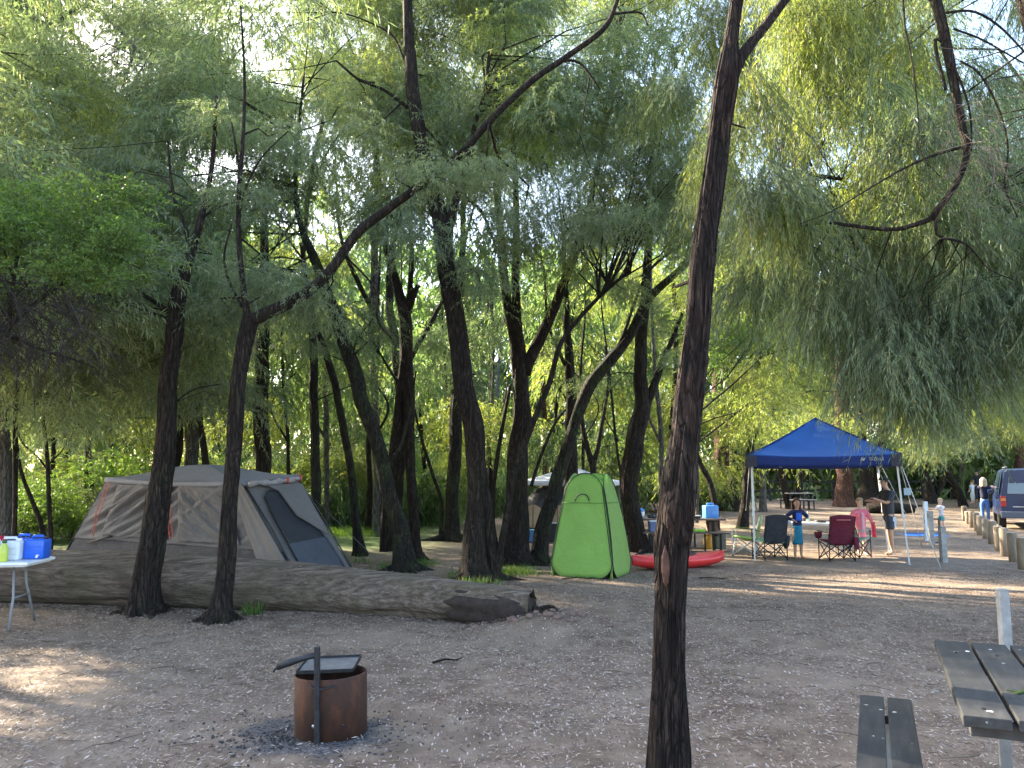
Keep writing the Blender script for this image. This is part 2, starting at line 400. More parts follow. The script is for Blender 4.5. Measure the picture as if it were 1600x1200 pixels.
def grass(name, label, spots, seed, hgt=.22):
    rng = np.random.default_rng(seed); B, L = [], []
    for (x, y, rx, ry, n) in spots:
        q = rng.normal(size=(n, 2)) * .5
        for a, b in q:
            X, Y = x + a * rx, y + b * ry; B.append((X, Y, hz(X, Y) - .01)); L.append(hgt * (.4 + rng.random() * .8))
    B = np.array(B); L = np.array(L); n = len(B)
    d = nrm(np.stack([rng.normal(size=n) * .4, rng.normal(size=n) * .4, np.ones(n)], 1))
    v, f = leaves(rng, B, d, L, .006 + .005 * rng.random(n)); 
    tag(new(name, rawmesh(name, v, f, [GRASS], rng.random(n))), label, 'grass', kind='stuff')
def spot(px, py, rx, ry, n): g = G(px, py); return (g.x, g.y, rx, ry, n)
grass('grass_tufts', 'thin green grass tufts round the feet of the middle trees', [spot(722, 905, .22, .15, 330), spot(800, 898, .5, .5, 700), spot(860, 880, .25, .2, 260), spot(662, 885, .3, .2, 260), spot(745, 915, .35, .12, 200), spot(395, 962, .14, .1, 120), spot(602, 890, .2, .2, 120), spot(548, 880, .5, .3, 200), spot(760, 900, .5, .3, 240)], 3)
grass('lawn_grass', 'bright green grass strip behind the grey tent and tree trunks', [spot(530, 835, 2.2, 1.6, 5000), spot(640, 815, 2.5, 1.8, 4000), spot(690, 805, 2, 1.6, 2500), spot(480, 820, 3, 2, 3000)], 4, .3)
# ------------------------------------------------------------------ trees
def catmull(P, n):
    """P: list of tuples; returns n+1 resampled points"""
    P = np.array(P, float); Q = np.vstack([2 * P[0] - P[1], P, 2 * P[-1] - P[-2]])
    seg = np.linalg.norm(np.diff(P[:, :3], axis=0), axis=1); cum = np.concatenate([[0], np.cumsum(seg)]); out = []
    for s in np.linspace(0, cum[-1], n + 1):
        i = min(np.searchsorted(cum, s, 'right') - 1, len(P) - 2); t = (s - cum[i]) / max(seg[i], 1e-9)
        a, b, c, d = Q[i], Q[i + 1], Q[i + 2], Q[i + 3]
        out.append(.5 * (2 * b + (c - a) * t + (2 * a - 5 * b + 4 * c - d) * t * t + (3 * b - a - 3 * c + d) * t ** 3))
    return np.array(out)
TREES = []
def stem_mesh(mb, P, seed, seg, flare, rough, ground_z):
    """P: rows x,y,z,r"""
    L = np.linalg.norm(np.diff(P[:, :3], axis=0), axis=1).sum()
    near_ = P[0, 1] + 0 < .5 and seg > 60; n = int(max(6, min(220 if seg > 60 else 90, L / (.035 if seg > 60 else .07 if rough > .1 else .16))))
    Q = catmull(P, n)
    for q in Q[1:-1]:
        j = mnoise.noise_vector((q[0] * 1.7, q[1] * 1.7, q[2] * 1.3 + seed)); q[:3] += np.array(j) * q[3] * .35
    def fn(a, i, p):
        h = p.z - ground_z
        e = 1 + rough * 1.5 * mnoise.noise((math.cos(a) * 2.6, math.sin(a) * 2.6, p.z * .55 + seed)) + rough * mnoise.noise((math.cos(a) * 6, math.sin(a) * 6, p.z * 1.6 + seed * 3)) + rough * .6 * mnoise.noise((math.cos(a) * 3, math.sin(a) * 3, p.z * 7 + seed))
        if seg > 60: e += .11 * (abs(mnoise.noise((math.cos(a) * 9, math.sin(a) * 9, p.z * 1.1 + seed))) * 2.2 - .5) + .03 * mnoise.noise((math.cos(a) * 16, math.sin(a) * 16, p.z * 4))
        elif seg > 30: e += .08 * (abs(mnoise.noise((math.cos(a) * 6, math.sin(a) * 6, p.z * 1.3 + seed))) * 2.2 - .5)
        if flare and h < .9:
            e += flare * math.exp(-max(h, 0) / .16) * (.45 + .55 * max(0, math.sin(a * 5 + seed))) + .12 * math.exp(-max(h, 0) / .5)
        return e
    mb.tube([q[:3] for q in Q], [max(q[3], .004) for q in Q], seg=seg, fn=fn)
    return Q
def tree(name, label, Y, stems, mat=None, group=None, rough=.12, flare=.6, roots=0, base=None, extra=(), cat='tree', dy=0, nolim=False):
    """stems: list of pixel polylines [(px, py, width_px[, dY])]; the first is the trunk"""
    mat = mat or BARK; S = []
    for st in stems:
        rows = []
        for k, q in enumerate(st):
            y = Y + (q[3] if len(q) > 3 else 0); p = at(q[0], q[1], y); rows.append((p.x, p.y, p.z, q[2] * .44 * y / F))
        S.append(np.array(rows))
    return tree3(name, label, S, mat, group, rough, flare, roots, cat, True)
def tree3(name, label, S, mat, group=None, rough=.12, flare=.9, roots=0, cat='tree', drop=False):
    b = S[0][0]; g = hz(b[0], b[1]); S[0][0][2] = g - .12
    if not drop: pass
    base = V(b[0], b[1], g); flare = flare if g < .05 and b[1] < 19.5 else .2; root = thing(name, label, cat, base, 0, group); sk = []
    seed = len(TREES) * 3.7
    for i, P in enumerate(S):
        P = P.copy(); mb = MB()
        if i: # start inside its parent stem
            P[0, 3] *= .9
        big = P[0, 3] > .07
        seg = 110 if (P[0, 3] > .08 and base.y < 6) else 40 if (P[0, 3] > .09 and base.y < 11) else 20 if P[0, 3] > .09 else 10 if P[0, 3] > .03 else 6
        Q = stem_mesh(mb, P - np.array([*base, 0]), seed + i, seg, flare if i == 0 else 0, rough, 0)
        mb.build('trunk' if i == 0 else 'limb', mat, root, True)
        sk += [(q[0] + base.x, q[1] + base.y, q[2] + base.z, q[3]) for q in Q]
    rg = random.Random(seed)
    for k in range(roots):
        a = 2 * math.pi * k / roots + rg.random() * .7; r0 = S[0][0][3]; L = r0 * (2.0 + rg.random() * 1.6); mb = MB()
        pts = []
        for j in range(6):
            t = j / 5; rr = r0 * .55 + L * t; aa = a + .5 * t * math.sin(k * 2.2)
            x, y = rr * math.cos(aa), rr * math.sin(aa)
            pts.append((x, y, hz(base.x + x, base.y + y) - base.z + .13 * (1 - t) ** 2 - .01 - .03 * t))
        mb.tube(pts, [r0 * (.42 - .34 * j / 5) for j in range(6)], 8, fn=lambda a_, i_, p: 1 + .25 * mnoise.noise((p.x * 14, p.y * 14, a_)))
        mb.build('root', mat, root, True)
    T = dict(root=root, base=base, sk=np.array(sk), clumps=[], mat=mat)
    TREES.append(T); return T

near_tree = tree('foreground_tree', 'dark fibrous-barked trunk standing closest, running the full height and forking near the top', 4.35, [
    [(1036, 1262, 70), (1040, 1200, 62), (1041, 1130, 56), (1043, 1060, 50), (1048, 1000, 50), (1053, 930, 51), (1055, 870, 54), (1062, 805, 58), (1068, 740, 56), (1074, 680, 49), (1082, 600, 49), (1090, 520, 43), (1099, 420, 43), (1106, 350, 41), (1116, 270, 40), (1126, 190, 39), (1137, 125, 42), (1144, 60, 26), (1151, 0, 23), (1158, -70, 19), (1162, -180, 14)],
    [(1139, 130, 30), (1152, 98, 25), (1175, 66, 21), (1202, 32, 19), (1230, -5, 17), (1262, -60, 13), (1290, -150, 9)],
    [(1093, 425, 9), (1075, 440, 7, .2), (1055, 448, 5, .4)], [(1116, 185, 6), (1165, 200, 3, .1)]], BARK_NEAR, rough=.10, flare=.08)
# knots on the near trunk
for (px, py, s) in ((1061, 800, 34), (1106, 560, 16), (1062, 845, 24)):
    c = at(px - 8, py, 4.32) - near_tree['base']; mb = MB(); sc = s / F * 4.3
    mb.lathe(c, [(.001, -1.5 * sc), (sc * .5, -.9 * sc), (sc * .72, 0), (sc * .5, .9 * sc), (.001, 1.5 * sc)], 12)
    mb.build('knot', BARK_NEAR, near_tree['root'], True, sub=1)

mb = MB(); c = at(1040, 885, 4.272) - near_tree['base']; mb.lathe(c, [(.001, -.11), (.014, -.08), (.022, -.02), (.019, .05), (.001, .11)], 12, 1, .5)
mb.build('bark_scar', pm('bare_wood', (.075, .032, .02), .9, .4, 30, .6), near_tree['root'], True)
T1 = tree('peppermint_tree', 'thick dark trunk in front of the fallen log with a short broken stub', G(225, 958).y, [
    [(222, 962, 50), (226, 930, 44), (234, 880, 42), (246, 800, 40), (255, 720, 35), (263, 620, 32), (270, 540, 31), (276, 480, 30), (290, 425, 22), (300, 390, 16), (318, 330, 10), (332, 250, 7), (338, 150, 5)],
    [(270, 500, 14), (262, 488, 12), (250, 478, 11), (247, 474, 9)], [(298, 400, 9), (288, 350, 7), (270, 300, 5), (262, 220, 3)], [(310, 345, 6), (345, 322, 4), (400, 312, 2)],
    [(262, 640, 3), (300, 610, 2.5), (345, 600, 2)]], roots=6)
T2 = tree('peppermint_tree', 'slender trunk in front of the log with one long limb slanting up to the right', G(345, 972).y, [
    [(343, 975, 40), (348, 945, 32), (352, 880, 30), (358, 780, 28), (366, 680, 26), (374, 590, 25), (386, 515, 28), (392, 490, 27)],
    [(388, 505, 16), (380, 450, 11), (373, 370, 9), (374, 290, 8), (380, 200, 7), (382, 120, 5), (376, 10, 3)],
    [(386, 505, 24), (415, 490, 23), (478, 458, 20), (520, 418, 18), (560, 362, 17), (600, 330, 16), (660, 287, 15), (715, 245, 14), (762, 192, 13), (830, 127, 12), (880, 92, 11), (940, 48, 10), (962, 8, 8), (978, -60, 6)],
    [(378, 480, 6), (358, 440, 5), (350, 400, 4), (362, 350, 3)], [(372, 340, 5), (385, 290, 4), (410, 245, 3), (450, 205, 2)], [(870, 95, 6), (905, 98, 5), (938, 140, 3)],
    [(958, 22, 6), (1000, 20, 4), (1012, 40, 2)], [(540, 400, 5, .1), (585, 450, 4, .4), (590, 500, 4, .5), (612, 530, 3, .6)], [(376, 290, 4), (372, 250, 4), (362, 190, 3)]], roots=6)
T3 = tree('peppermint_tree', 'leaning trunk curving up to the left, first behind the log beside the grey tent', G(632, 892).y, [
    [(634, 895, 38), (630, 860, 32), (614, 790, 28), (597, 730, 27), (575, 650, 26), (548, 565, 25), (518, 480, 22), (492, 405, 17), (470, 350, 11), (462, 300, 8), (465, 220, 6), (475, 120, 4)],
    [(597, 730, 8), (625, 700, 6), (640, 640, 4), (650, 580, 3)]], BARK_MOSS, roots=4)
T4 = tree('peppermint_tree', 'twin-stemmed tree whose two straight stems join at mid height behind the leaning trunk', G(652, 876).y, [
    [(653, 880, 26), (648, 850, 21), (643, 760, 18), (640, 680, 18), (637, 600, 22), (634, 520, 24), (630, 480, 20), (616, 430, 14), (604, 385, 12), (596, 320, 9), (590, 240, 7)],
    [(603, 862, 26), (606, 820, 20), (612, 740, 18), (622, 650, 17), (632, 560, 15)],
    [(634, 500, 15), (640, 460, 11), (643, 400, 9), (640, 300, 7), (636, 200, 5)], [(636, 500, 11), (648, 455, 10), (655, 445, 8)],
    [(622, 600, 5), (590, 545, 4), (572, 520, 3), (556, 500, 3)]], roots=3)
T5 = tree('peppermint_tree', 'upright trunk directly behind the big centre trunk, its foot beside a lit clearing', G(705, 845).y, [
    [(704, 850, 34), (706, 815, 26), (708, 760, 23), (712, 680, 22), (714, 600, 20), (716, 500, 16), (722, 400, 12), (724, 300, 9), (722, 180, 7)],
    [(688, 838, 8), (690, 790, 7), (676, 740, 6), (660, 690, 5), (648, 640, 4)]], BARK_MOSS, roots=4)
T6 = tree('peppermint_tree', 'big centre tree with a double trunk and grass at its foot', G(748, 908).y, [
    [(745, 912, 56), (743, 880, 46), (743, 840, 40), (745, 760, 36), (739, 680, 36), (726, 600, 35), (713, 520, 33), (701, 430, 31), (690, 360, 31), (673, 280, 27), (656, 220, 25), (646, 150, 25), (641, 80, 22), (637, 10, 19), (634, -60, 15), (630, -160, 11)],
    [(700, 385, 18), (708, 330, 15), (724, 282, 14), (735, 235, 12), (744, 190, 9), (758, 140, 7), (764, 80, 5)],
    [(775, 905, 26), (768, 860, 20), (760, 790, 17), (748, 700, 15)],
    [(778, 892, 14), (788, 830, 12), (803, 745, 11), (828, 672, 11), (857, 600, 10), (880, 530, 9), (930, 470, 8), (985, 422, 6)],
    [(637, 168, 8), (600, 140, 6), (560, 124, 5), (525, 95, 4)], [(633, 95, 5), (612, 55, 4), (570, 32, 3), (530, 20, 3), (490, 20, 2)], [(664, 200, 5), (682, 218, 4)],
    [(690, 250, 7, .2), (720, 300, 6, .3), (752, 330, 6, .4), (775, 385, 5, .5)], [(710, 470, 7), (720, 430, 6, .2), (745, 425, 5, .3), (750, 470, 4, .4)]], roots=6)
T7 = tree('peppermint_tree', 'stout trunk just right of the big double trunk, splitting into three stems', G(806, 882).y, [
    [(806, 886, 48), (806, 850, 40), (807, 760, 37), (812, 690, 34), (816, 615, 30), (812, 560, 24), (806, 480, 16), (806, 400, 13), (806, 300, 11), (800, 200, 8)],
    [(808, 590, 20), (800, 520, 17), (789, 440, 16), (779, 330, 14), (775, 250, 13), (776, 150, 13), (779, 60, 11), (778, -40, 8)],
    [(820, 585, 22), (842, 535, 20), (870, 470, 17), (898, 395, 15), (917, 340, 12), (932, 270, 10), (945, 200, 13), (958, 130, 12), (968, 50, 9), (974, -40, 6)],
    [(776, 858, 11), (770, 810, 9), (774, 740, 8), (786, 660, 7), (798, 600, 5)], [(830, 760, 7), (850, 700, 6), (868, 660, 5), (884, 640, 4)]], roots=5)
T8 = tree('peppermint_tree', 'trunk left of the green tent sweeping up to the right in a long arc', G(842, 880).y, [
    [(838, 884, 32), (843, 860, 27), (856, 800, 25), (880, 722, 23), (893, 675, 21), (918, 610, 22), (950, 567, 21), (985, 522, 18), (1012, 470, 16), (1050, 432, 13), (1092, 398, 9), (1130, 370, 6), (1180, 352, 4)],
    [(950, 567, 8), (975, 520, 6), (1010, 430, 5), (1060, 385, 6), (1098, 362, 5)]], BARK_MOSS, roots=4)
T9 = tree('peppermint_tree', 'straight trunk rising between the pale gazebo and the green tent', G(892, 852).y, [
    [(892, 856, 30), (892, 820, 24), (892, 740, 22), (892, 660, 21), (891, 590, 19), (888, 540, 15), (884, 460, 10), (880, 380, 7)], [(892, 590, 9), (872, 545, 7), (856, 500, 5), (850, 420, 4)]], BARK)
T10 = tree('peppermint_tree', 'rough trunk behind the green tent, forked near the top of the tent poles', G(1002, 862).y, [
    [(1002, 866, 36), (994, 835, 30), (985, 790, 29), (984, 740, 31), (992, 690, 31), (1003, 640, 28), (1001, 560, 22), (1006, 480, 19), (1011, 420, 16), (1016, 350, 12), (1018, 260, 9), (1022, 160, 7)],
    [(1006, 650, 18), (1022, 600, 14), (1036, 560, 12), (1052, 528, 8), (1066, 490, 5)]], BARK, roots=3)
T12 = tree('red_gum_tree', 'broad reddish trunk catching the sun between the near trunk and the blue canopy', 37, [
    [(1129, 800, 34), (1128, 780, 29), (1128, 740, 26), (1127, 680, 25), (1125, 600, 23), (1124, 500, 18), (1120, 380, 12)]], BARK_RED)
T12b = tree('peppermint_tree', 'dark narrow trunk close against the broad reddish trunk', 36, [[(1150, 798, 18), (1147, 760, 15), (1146, 700, 13), (1142, 620, 11), (1140, 500, 8)]], BARK)
T13 = tree('peppermint_tree', 'dark trunk leaning right, close behind the left corner of the blue canopy', 27, [
    [(1160, 830, 20), (1165, 790, 16), (1171, 720, 14), (1174, 660, 13), (1182, 600, 10), (1190, 520, 7)], [(1172, 700, 8), (1186, 665, 6), (1196, 620, 4)]], BARK)
T14 = tree('peppermint_tree', 'forked dark tree seen under the blue canopy behind its left poles', 38, [
    [(1238, 795, 18), (1228, 765, 14), (1216, 730, 13), (1206, 690, 13), (1208, 640, 10), (1212, 560, 7)], [(1240, 790, 14), (1250, 750, 12), (1254, 720, 10), (1262, 660, 7)], [(1206, 690, 7), (1222, 655, 5), (1232, 620, 4)]], BARK)
T14b = tree('peppermint_tree', 'thin grey upright trunk beyond the left poles of the blue canopy', 36, [[(1192, 795, 12), (1192, 740, 10), (1190, 680, 9), (1190, 600, 8), (1186, 500, 6)]], BARK_GREY)
T15 = tree('red_gum_tree', 'very thick red-brown trunk rising behind the middle of the blue canopy', 40, [
    [(1321, 800, 40), (1320, 780, 31), (1319, 730, 28), (1317, 660, 27), (1316, 580, 24), (1314, 480, 18)]], BARK_RED, rough=.06)
T16 = tree('peppermint_tree', 'dark pair of merged trunks behind the man under the blue canopy', 41, [
    [(1364, 800, 44), (1360, 780, 36), (1352, 745, 20), (1348, 720, 17), (1344, 660, 14), (1340, 580, 10)], [(1366, 780, 26), (1372, 750, 19), (1376, 720, 16), (1384, 650, 12), (1390, 570, 8)]], BARK)
T17 = tree('red_gum_tree', 'reddish trunk at the frame edge directly above the parked blue car', 44, [[(1596, 790, 18), (1594, 740, 15), (1590, 690, 14), (1588, 620, 13), (1585, 520, 10)]], BARK_RED)
T18 = tree('peppermint_tree', 'pale grey trunk at the left edge behind the folding table', 15, [[(8, 885, 30), (10, 840, 24), (9, 760, 22), (6, 680, 21), (2, 600, 19), (-6, 500, 15), (-10, 380, 10)]], BARK_GREY)
T18b = tree('sapling', 'thin dark upright sapling nearest the blue water container', 14, [[(80, 880, 9), (78, 820, 8), (75, 740, 7), (68, 660, 6), (62, 600, 5), (60, 520, 3)], [(78, 740, 4), (60, 715, 3), (34, 690, 3), (26, 660, 2)], [(77, 725, 3), (100, 700, 2), (125, 660, 1.5)]], BARK, cat='sapling')
T18c = tree('sapling', 'bowed thin sapling curving left behind the table containers', 14.6, [[(72, 876, 9), (66, 830, 8), (52, 785, 7), (34, 740, 6), (26, 690, 5), (22, 620, 4)]], BARK, cat='sapling')
T18d = tree('sapling', 'straight thin stem close beside the pale grey trunk at the left edge', 13.5, [[(22, 890, 10), (23, 820, 8), (24, 740, 8), (24, 660, 7), (30, 560, 5)], [(24, 660, 5), (50, 640, 4), (80, 610, 3), (110, 590, 2)]], BARK, cat='sapling')
T19 = tree('red_gum_tree', 'reddish-grey trunk standing behind the tent roof between the two front trunks', 22, [[(302, 846, 30), (300, 780, 25), (299, 720, 24), (300, 650, 24), (299, 560, 22), (298, 460, 18), (300, 360, 12)]], BARK_GREY)
T19b = tree('peppermint_tree', 'slim trunk leaning left directly behind the tent roof peak', 20, [[(330, 858, 14), (322, 730, 11), (312, 650, 10), (306, 590, 9), (302, 500, 7)]], BARK)
T20 = tree('peppermint_tree', 'stout trunk behind the right part of the tent roof with a curved side branch', 21, [[(410, 850, 32), (410, 800, 27), (410, 735, 27), (408, 650, 26), (409, 560, 24), (411, 470, 20), (412, 380, 14), (416, 280, 9)], [(408, 650, 6), (392, 640, 5), (380, 610, 4), (378, 580, 3)]], BARK)
T21 = tree('peppermint_tree', 'mossy straight trunk just past the right end of the grey tent roof', 19.5, [[(496, 862, 24), (495, 820, 18), (494, 760, 16), (491, 650, 15), (488, 540, 13), (484, 490, 11), (474, 430, 9), (478, 340, 8), (488, 260, 8), (505, 185, 6)], [(486, 300, 5), (510, 240, 4), (545, 190, 3)]], BARK_MOSS)
T22 = tree('peppermint_tree', 'thin trunk bending left, at the right foot of the grey tent on the lawn', G(562, 868).y, [[(563, 872, 22), (558, 830, 15), (553, 780, 14), (544, 715, 13), (530, 630, 13), (512, 560, 12), (492, 505, 10), (480, 450, 8), (470, 380, 6)]], BARK_MOSS)
T23 = tree('peppermint_tree', 'tall pale grey trunk seen between the leaning trunk and the twin stems', 24, [[(592, 842, 18), (590, 800, 15), (588, 700, 15), (584, 600, 14), (582, 500, 14), (586, 400, 14), (590, 300, 13), (586, 200, 11), (584, 100, 8)]], BARK_GREY)
T28 = tree('peppermint_tree', 'dark forked trunk rising behind the top of the green tent', 23, [[(930, 845, 20), (928, 780, 13), (926, 735, 12), (918, 700, 10), (910, 660, 8), (904, 600, 6)], [(927, 730, 10), (936, 690, 8), (944, 640, 6), (950, 600, 5), (946, 540, 4)]], BARK)
T28b = tree('peppermint_tree', 'slim red-brown trunk rising behind the pale gazebo roof', 27, [[(850, 835, 14), (850, 780, 10), (852, 700, 9), (850, 620, 8), (846, 540, 6)]], BARK_RED)
T29 = tree('peppermint_tree', 'thin dark trunk leaning sharply left, just right of the near trunk', 22, [[(1122, 838, 12), (1114, 770, 10), (1094, 722, 9), (1074, 668, 7), (1056, 640, 5)]], BARK)
T30 = tree('peppermint_tree', 'distant dark trunk on the lawn between the twin stems and the centre tree', 30, [[(672, 815, 12), (668, 770, 8), (660, 700, 7), (655, 620, 6)]], BARK)
T32 = tree('peppermint_tree', 'crooked dark trunk under the drooping foliage left of the parked cars', 40, [[(1506, 795, 14), (1498, 770, 12), (1486, 745, 10), (1470, 715, 8), (1462, 660, 6)], [(1496, 766, 7), (1480, 750, 5)]], BARK)
T32b = tree('peppermint_tree', 'dark clump of stems by the fence behind the small white-shirted child', 43, [[(1456, 792, 22), (1452, 765, 16), (1446, 735, 10), (1440, 690, 7)], [(1458, 785, 10), (1472, 755, 8), (1482, 730, 5)]], BARK)
for (px, w_, l) in ((140, 9, 'thin dark stem nearest the tent left corner'), (108, 11, 'grey stem midway between the saplings and the tent'), (176, 8, 'thin stem hidden behind the left tent corner'), (766, 9, 'slim stem beyond the centre double trunk'), (1052, 10, 'slim trunk beyond the distant picnic table')):
    tree('peppermint_tree', l + ' in the shaded wood', 25 + (px % 7), [[(px, 836, w_ * 1.3), (px + 2, 760, w_), (px - 3, 680, w_ * .9), (px + 4, 560, w_ * .8), (px, 440, w_ * .6)]], BARK)

rg = random.Random(12)
ORD = 'first second third fourth fifth sixth seventh eighth ninth tenth eleventh twelfth thirteenth fourteenth fifteenth sixteenth seventeenth eighteenth nineteenth twentieth'.split()
ORD20 = list(ORD)
for k in range(20):
    px = 20 + k * 56 + rg.uniform(-22, 22); Y_ = rg.uniform(23, 33); ln = rg.uniform(-30, 30); w_ = rg.uniform(5, 10)
    st = [[(px, 832, w_ * 1.2), (px + ln * .3, 760, w_), (px + ln * .5 + rg.uniform(-6, 6), 680, w_ * .9), (px + ln, 580, w_ * .8), (px + ln * 1.4 + rg.uniform(-10, 10), 470, w_ * .6), (px + ln * 1.5, 360, w_ * .35)],
          [(px + ln * .5, 690, w_ * .6), (px + ln * .5 + rg.choice((-1, 1)) * 24, 630, w_ * .45), (px + ln * .5 + rg.choice((-1, 1)) * 34, 560, w_ * .25)]]
    tree('peppermint_tree', 'slim trunk in the wood behind the camp, ' + ORD[k] + ' from the left among those', Y_, st, rg.choice([BARK, BARK_MOSS, BARK_GREY]), 'slim trunks in the wood behind the camp')
# tree rooted out of frame on the right whose bough hangs into the picture
def P3(*rows): return np.array(rows, float)
a = [at(x, y, Y_) for x, y, Y_ in ((1440, -40, 7.2), (1462, 0, 7.2), (1476, 60, 7.2), (1490, 130, 7.2), (1503, 195, 7.2), (1511, 235, 7.2), (1495, 285, 7.3), (1455, 342, 7.4), (1398, 358, 7.5), (1330, 352, 7.7), (1290, 348, 7.9), (1240, 356, 8.2), (1190, 375, 8.5))]
wd = [18, 17, 16, 14, 12, 10, 9, 10, 7, 6, 5, 4, 3]
S = [P3((6.9, 8.2, 0, .26), (6.8, 8.1, 1.5, .22), (6.5, 8, 3.2, .19), (5.9, 7.8, 5.0, .16), (5.3, 7.6, 6.4, .12), (4.9, 7.5, 8.0, .08), (4.8, 7.4, 10, .04)),
     P3((6.3, 7.95, 3.9, .11), (5.9, 7.6, 5.6, .10), (5.4, 7.45, 7.0, .09), (4.7, 7.3, 7.7, .08), (4.1, 7.2, 7.3, .065), *[(p.x, p.y, p.z, w_ / 2 * p.y / F) for p, w_ in zip(a[:8], wd)])]
def bough(pts, Y0): return P3(*[(*at(x, y, Y0 + (q[0] if q else 0)), w_ * .35 * Y0 / F) for x, y, w_, *q in pts])
S += [P3(*[(p.x, p.y, p.z, w_ / 2 * p.y / F) for p, w_ in zip(a[7:], wd[7:])]),
      bough([(1512, 228, 9), (1480, 236, 7), (1440, 250, 6), (1400, 270, 5), (1350, 300, 4), (1300, 330, 3), (1250, 350, 2)], 7.3),
      bough([(1462, 342, 8), (1466, 368, 6), (1510, 382, 5), (1545, 420, 3), (1590, 440, 2)], 7.4),
      bough([(1478, 70, 10), (1462, 60, 8), (1465, 90, 8), (1478, 140, 7)], 7.2),
      bough([(1482, 90, 8), (1502, 130, 6), (1516, 180, 5), (1518, 235, 4)], 7.15),
      bough([(1478, 20, 7), (1520, 18, 6), (1560, 40, 5), (1600, 80, 4)], 7.1), bough([(1490, 45, 6), (1530, 60, 5), (1575, 85, 4), (1620, 110, 3)], 7.1),
      bough([(1500, 95, 6), (1530, 115, 5), (1560, 170, 5), (1575, 230, 4), (1570, 290, 4), (1590, 340, 3)], 7.05),
      bough([(1410, -20, 6), (1414, 40, 5), (1424, 90, 4), (1434, 170, 3), (1440, 240, 2), (1468, 275, 1.5)], 6.6),
      bough([(1316, 280, 9), (1280, 275, 10), (1245, 280, 6), (1228, 285, 4)], 8.6)]
TR = tree3('peppermint_tree', 'overhanging tree from beyond the right edge with crooked bough and weeping leaf curtain', S, BARK)
mb = MB(); rg = random.Random(8)
for k in range(110):
    c = at(rg.gauss(1535, 40), rg.gauss(220, 60), 7.0 + rg.gauss(0, .25)) - TR['base']; L = rg.uniform(.15, .6); d = V(rg.gauss(0, .6), rg.gauss(0, .5), -abs(rg.gauss(0, 1))).normalized(); s_ = V(rg.gauss(0, 1), rg.gauss(0, 1), 0) * .06
    mb.tube([c, c + d * L * .4 + s_, c + d * L * .8 + s_ * .6 + V(0, 0, -.04), c + d * L - s_], [.0026, .0022, .0018, .001], 3, cap=False)
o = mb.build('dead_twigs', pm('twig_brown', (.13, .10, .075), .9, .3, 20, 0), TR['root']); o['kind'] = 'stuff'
# left bush tree: bright rounder leaves over a skirt of dead twigs
S = [P3((-8.2, 8.6, 0, .16), (-8.0, 8.5, 1.5, .13), (-7.6, 8.4, 2.6, .10), (-6.9, 8.3, 3.5, .07), (-6.1, 8.2, 4.2, .04)), bough([(-60, 500, 22), (0, 515, 17), (24, 500, 12), (60, 470, 8), (120, 430, 5)], 8.4), bough([(10, 520, 10), (60, 545, 6), (110, 560, 5), (150, 575, 3)], 8.4), bough([(12, 520, 10), (18, 460, 8), (28, 400, 6), (40, 360, 4)], 8.4), bough([(60, 470, 6), (110, 420, 5), (170, 400, 4), (220, 420, 3)], 8.5)]
TL = tree3('leafy_tree', 'bushy tree at the left edge with bright rounder leaves above dead dark twigs', S, BARK)
mb = MB()
for k in range(520):
    q = rg.random(); c = at(rg.uniform(-60, 165), 0, 8.4); c = at(rg.uniform(-60, 60 + 110 * q ** .5), rg.uniform(420, 560), 8.4 + rg.gauss(0, .35)) - TL['base']; L = rg.uniform(.2, .75); d = V(rg.gauss(.3, .5), rg.gauss(0, .4), -abs(rg.gauss(.7, .5))).normalized(); s_ = V(rg.gauss(0, 1), rg.gauss(0, 1), rg.gauss(0, .6)) * .05
    mb.tube([c, c + d * L * .4 + s_, c + d * L * .8 - s_ * .6, c + d * L], [.006, .004, .003, .001], 3, cap=False)
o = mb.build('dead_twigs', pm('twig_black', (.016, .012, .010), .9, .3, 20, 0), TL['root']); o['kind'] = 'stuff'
# trees beyond the left edge and behind that shade the camp, and one top-left with a pale limb
T33 = tree('peppermint_tree', 'tree beyond the top left whose pale limbs cross the corner of sky', 17, [[(-120, 870, 40), (-100, 600, 34), (-60, 300, 28), (0, 60, 20), (30, -30, 14)], [(-30, 160, 16), (60, 60, 12), (130, 10, 10), (180, 40, 8), (225, 90, 6), (262, 120, 4)], [(100, -10, 8), (160, 20, 6), (230, 45, 5)]], BARK_GREY)
OFF = []
for (x, y, h, l) in ((-12, 11.5, 11, 'tall tree beyond the left edge nearest the folding table'), (-16, 15.5, 13, 'tall tree beyond the left edge behind the tent'), (-15, 21, 14, 'tall tree well behind the tent at the far left'), (-21, 19, 14, 'outermost tall tree beyond the left edge'), (-9, 21, 14, 'tall tree standing deep behind the tent peak'), (-3.5, 24, 13, 'tall tree deep behind the leaning trunks'), (9, 13, 10, 'tree beyond the right edge beside the bollard row')):
    OFF.append(tree3('peppermint_tree', l, [P3((x, y, 0, .22), (x + .2, y, h * .3, .17), (x - .3, y + .2, h * .6, .11), (x + .4, y, h * .95, .04)), P3((x, y, h * .35, .1), (x + 1.6, y + .4, h * .6, .06), (x + 2.4, y, h * .8, .03)), P3((x, y, h * .42, .1), (x - 1.5, y - .6, h * .65, .06), (x - 2, y, h * .85, .03))], BARK))

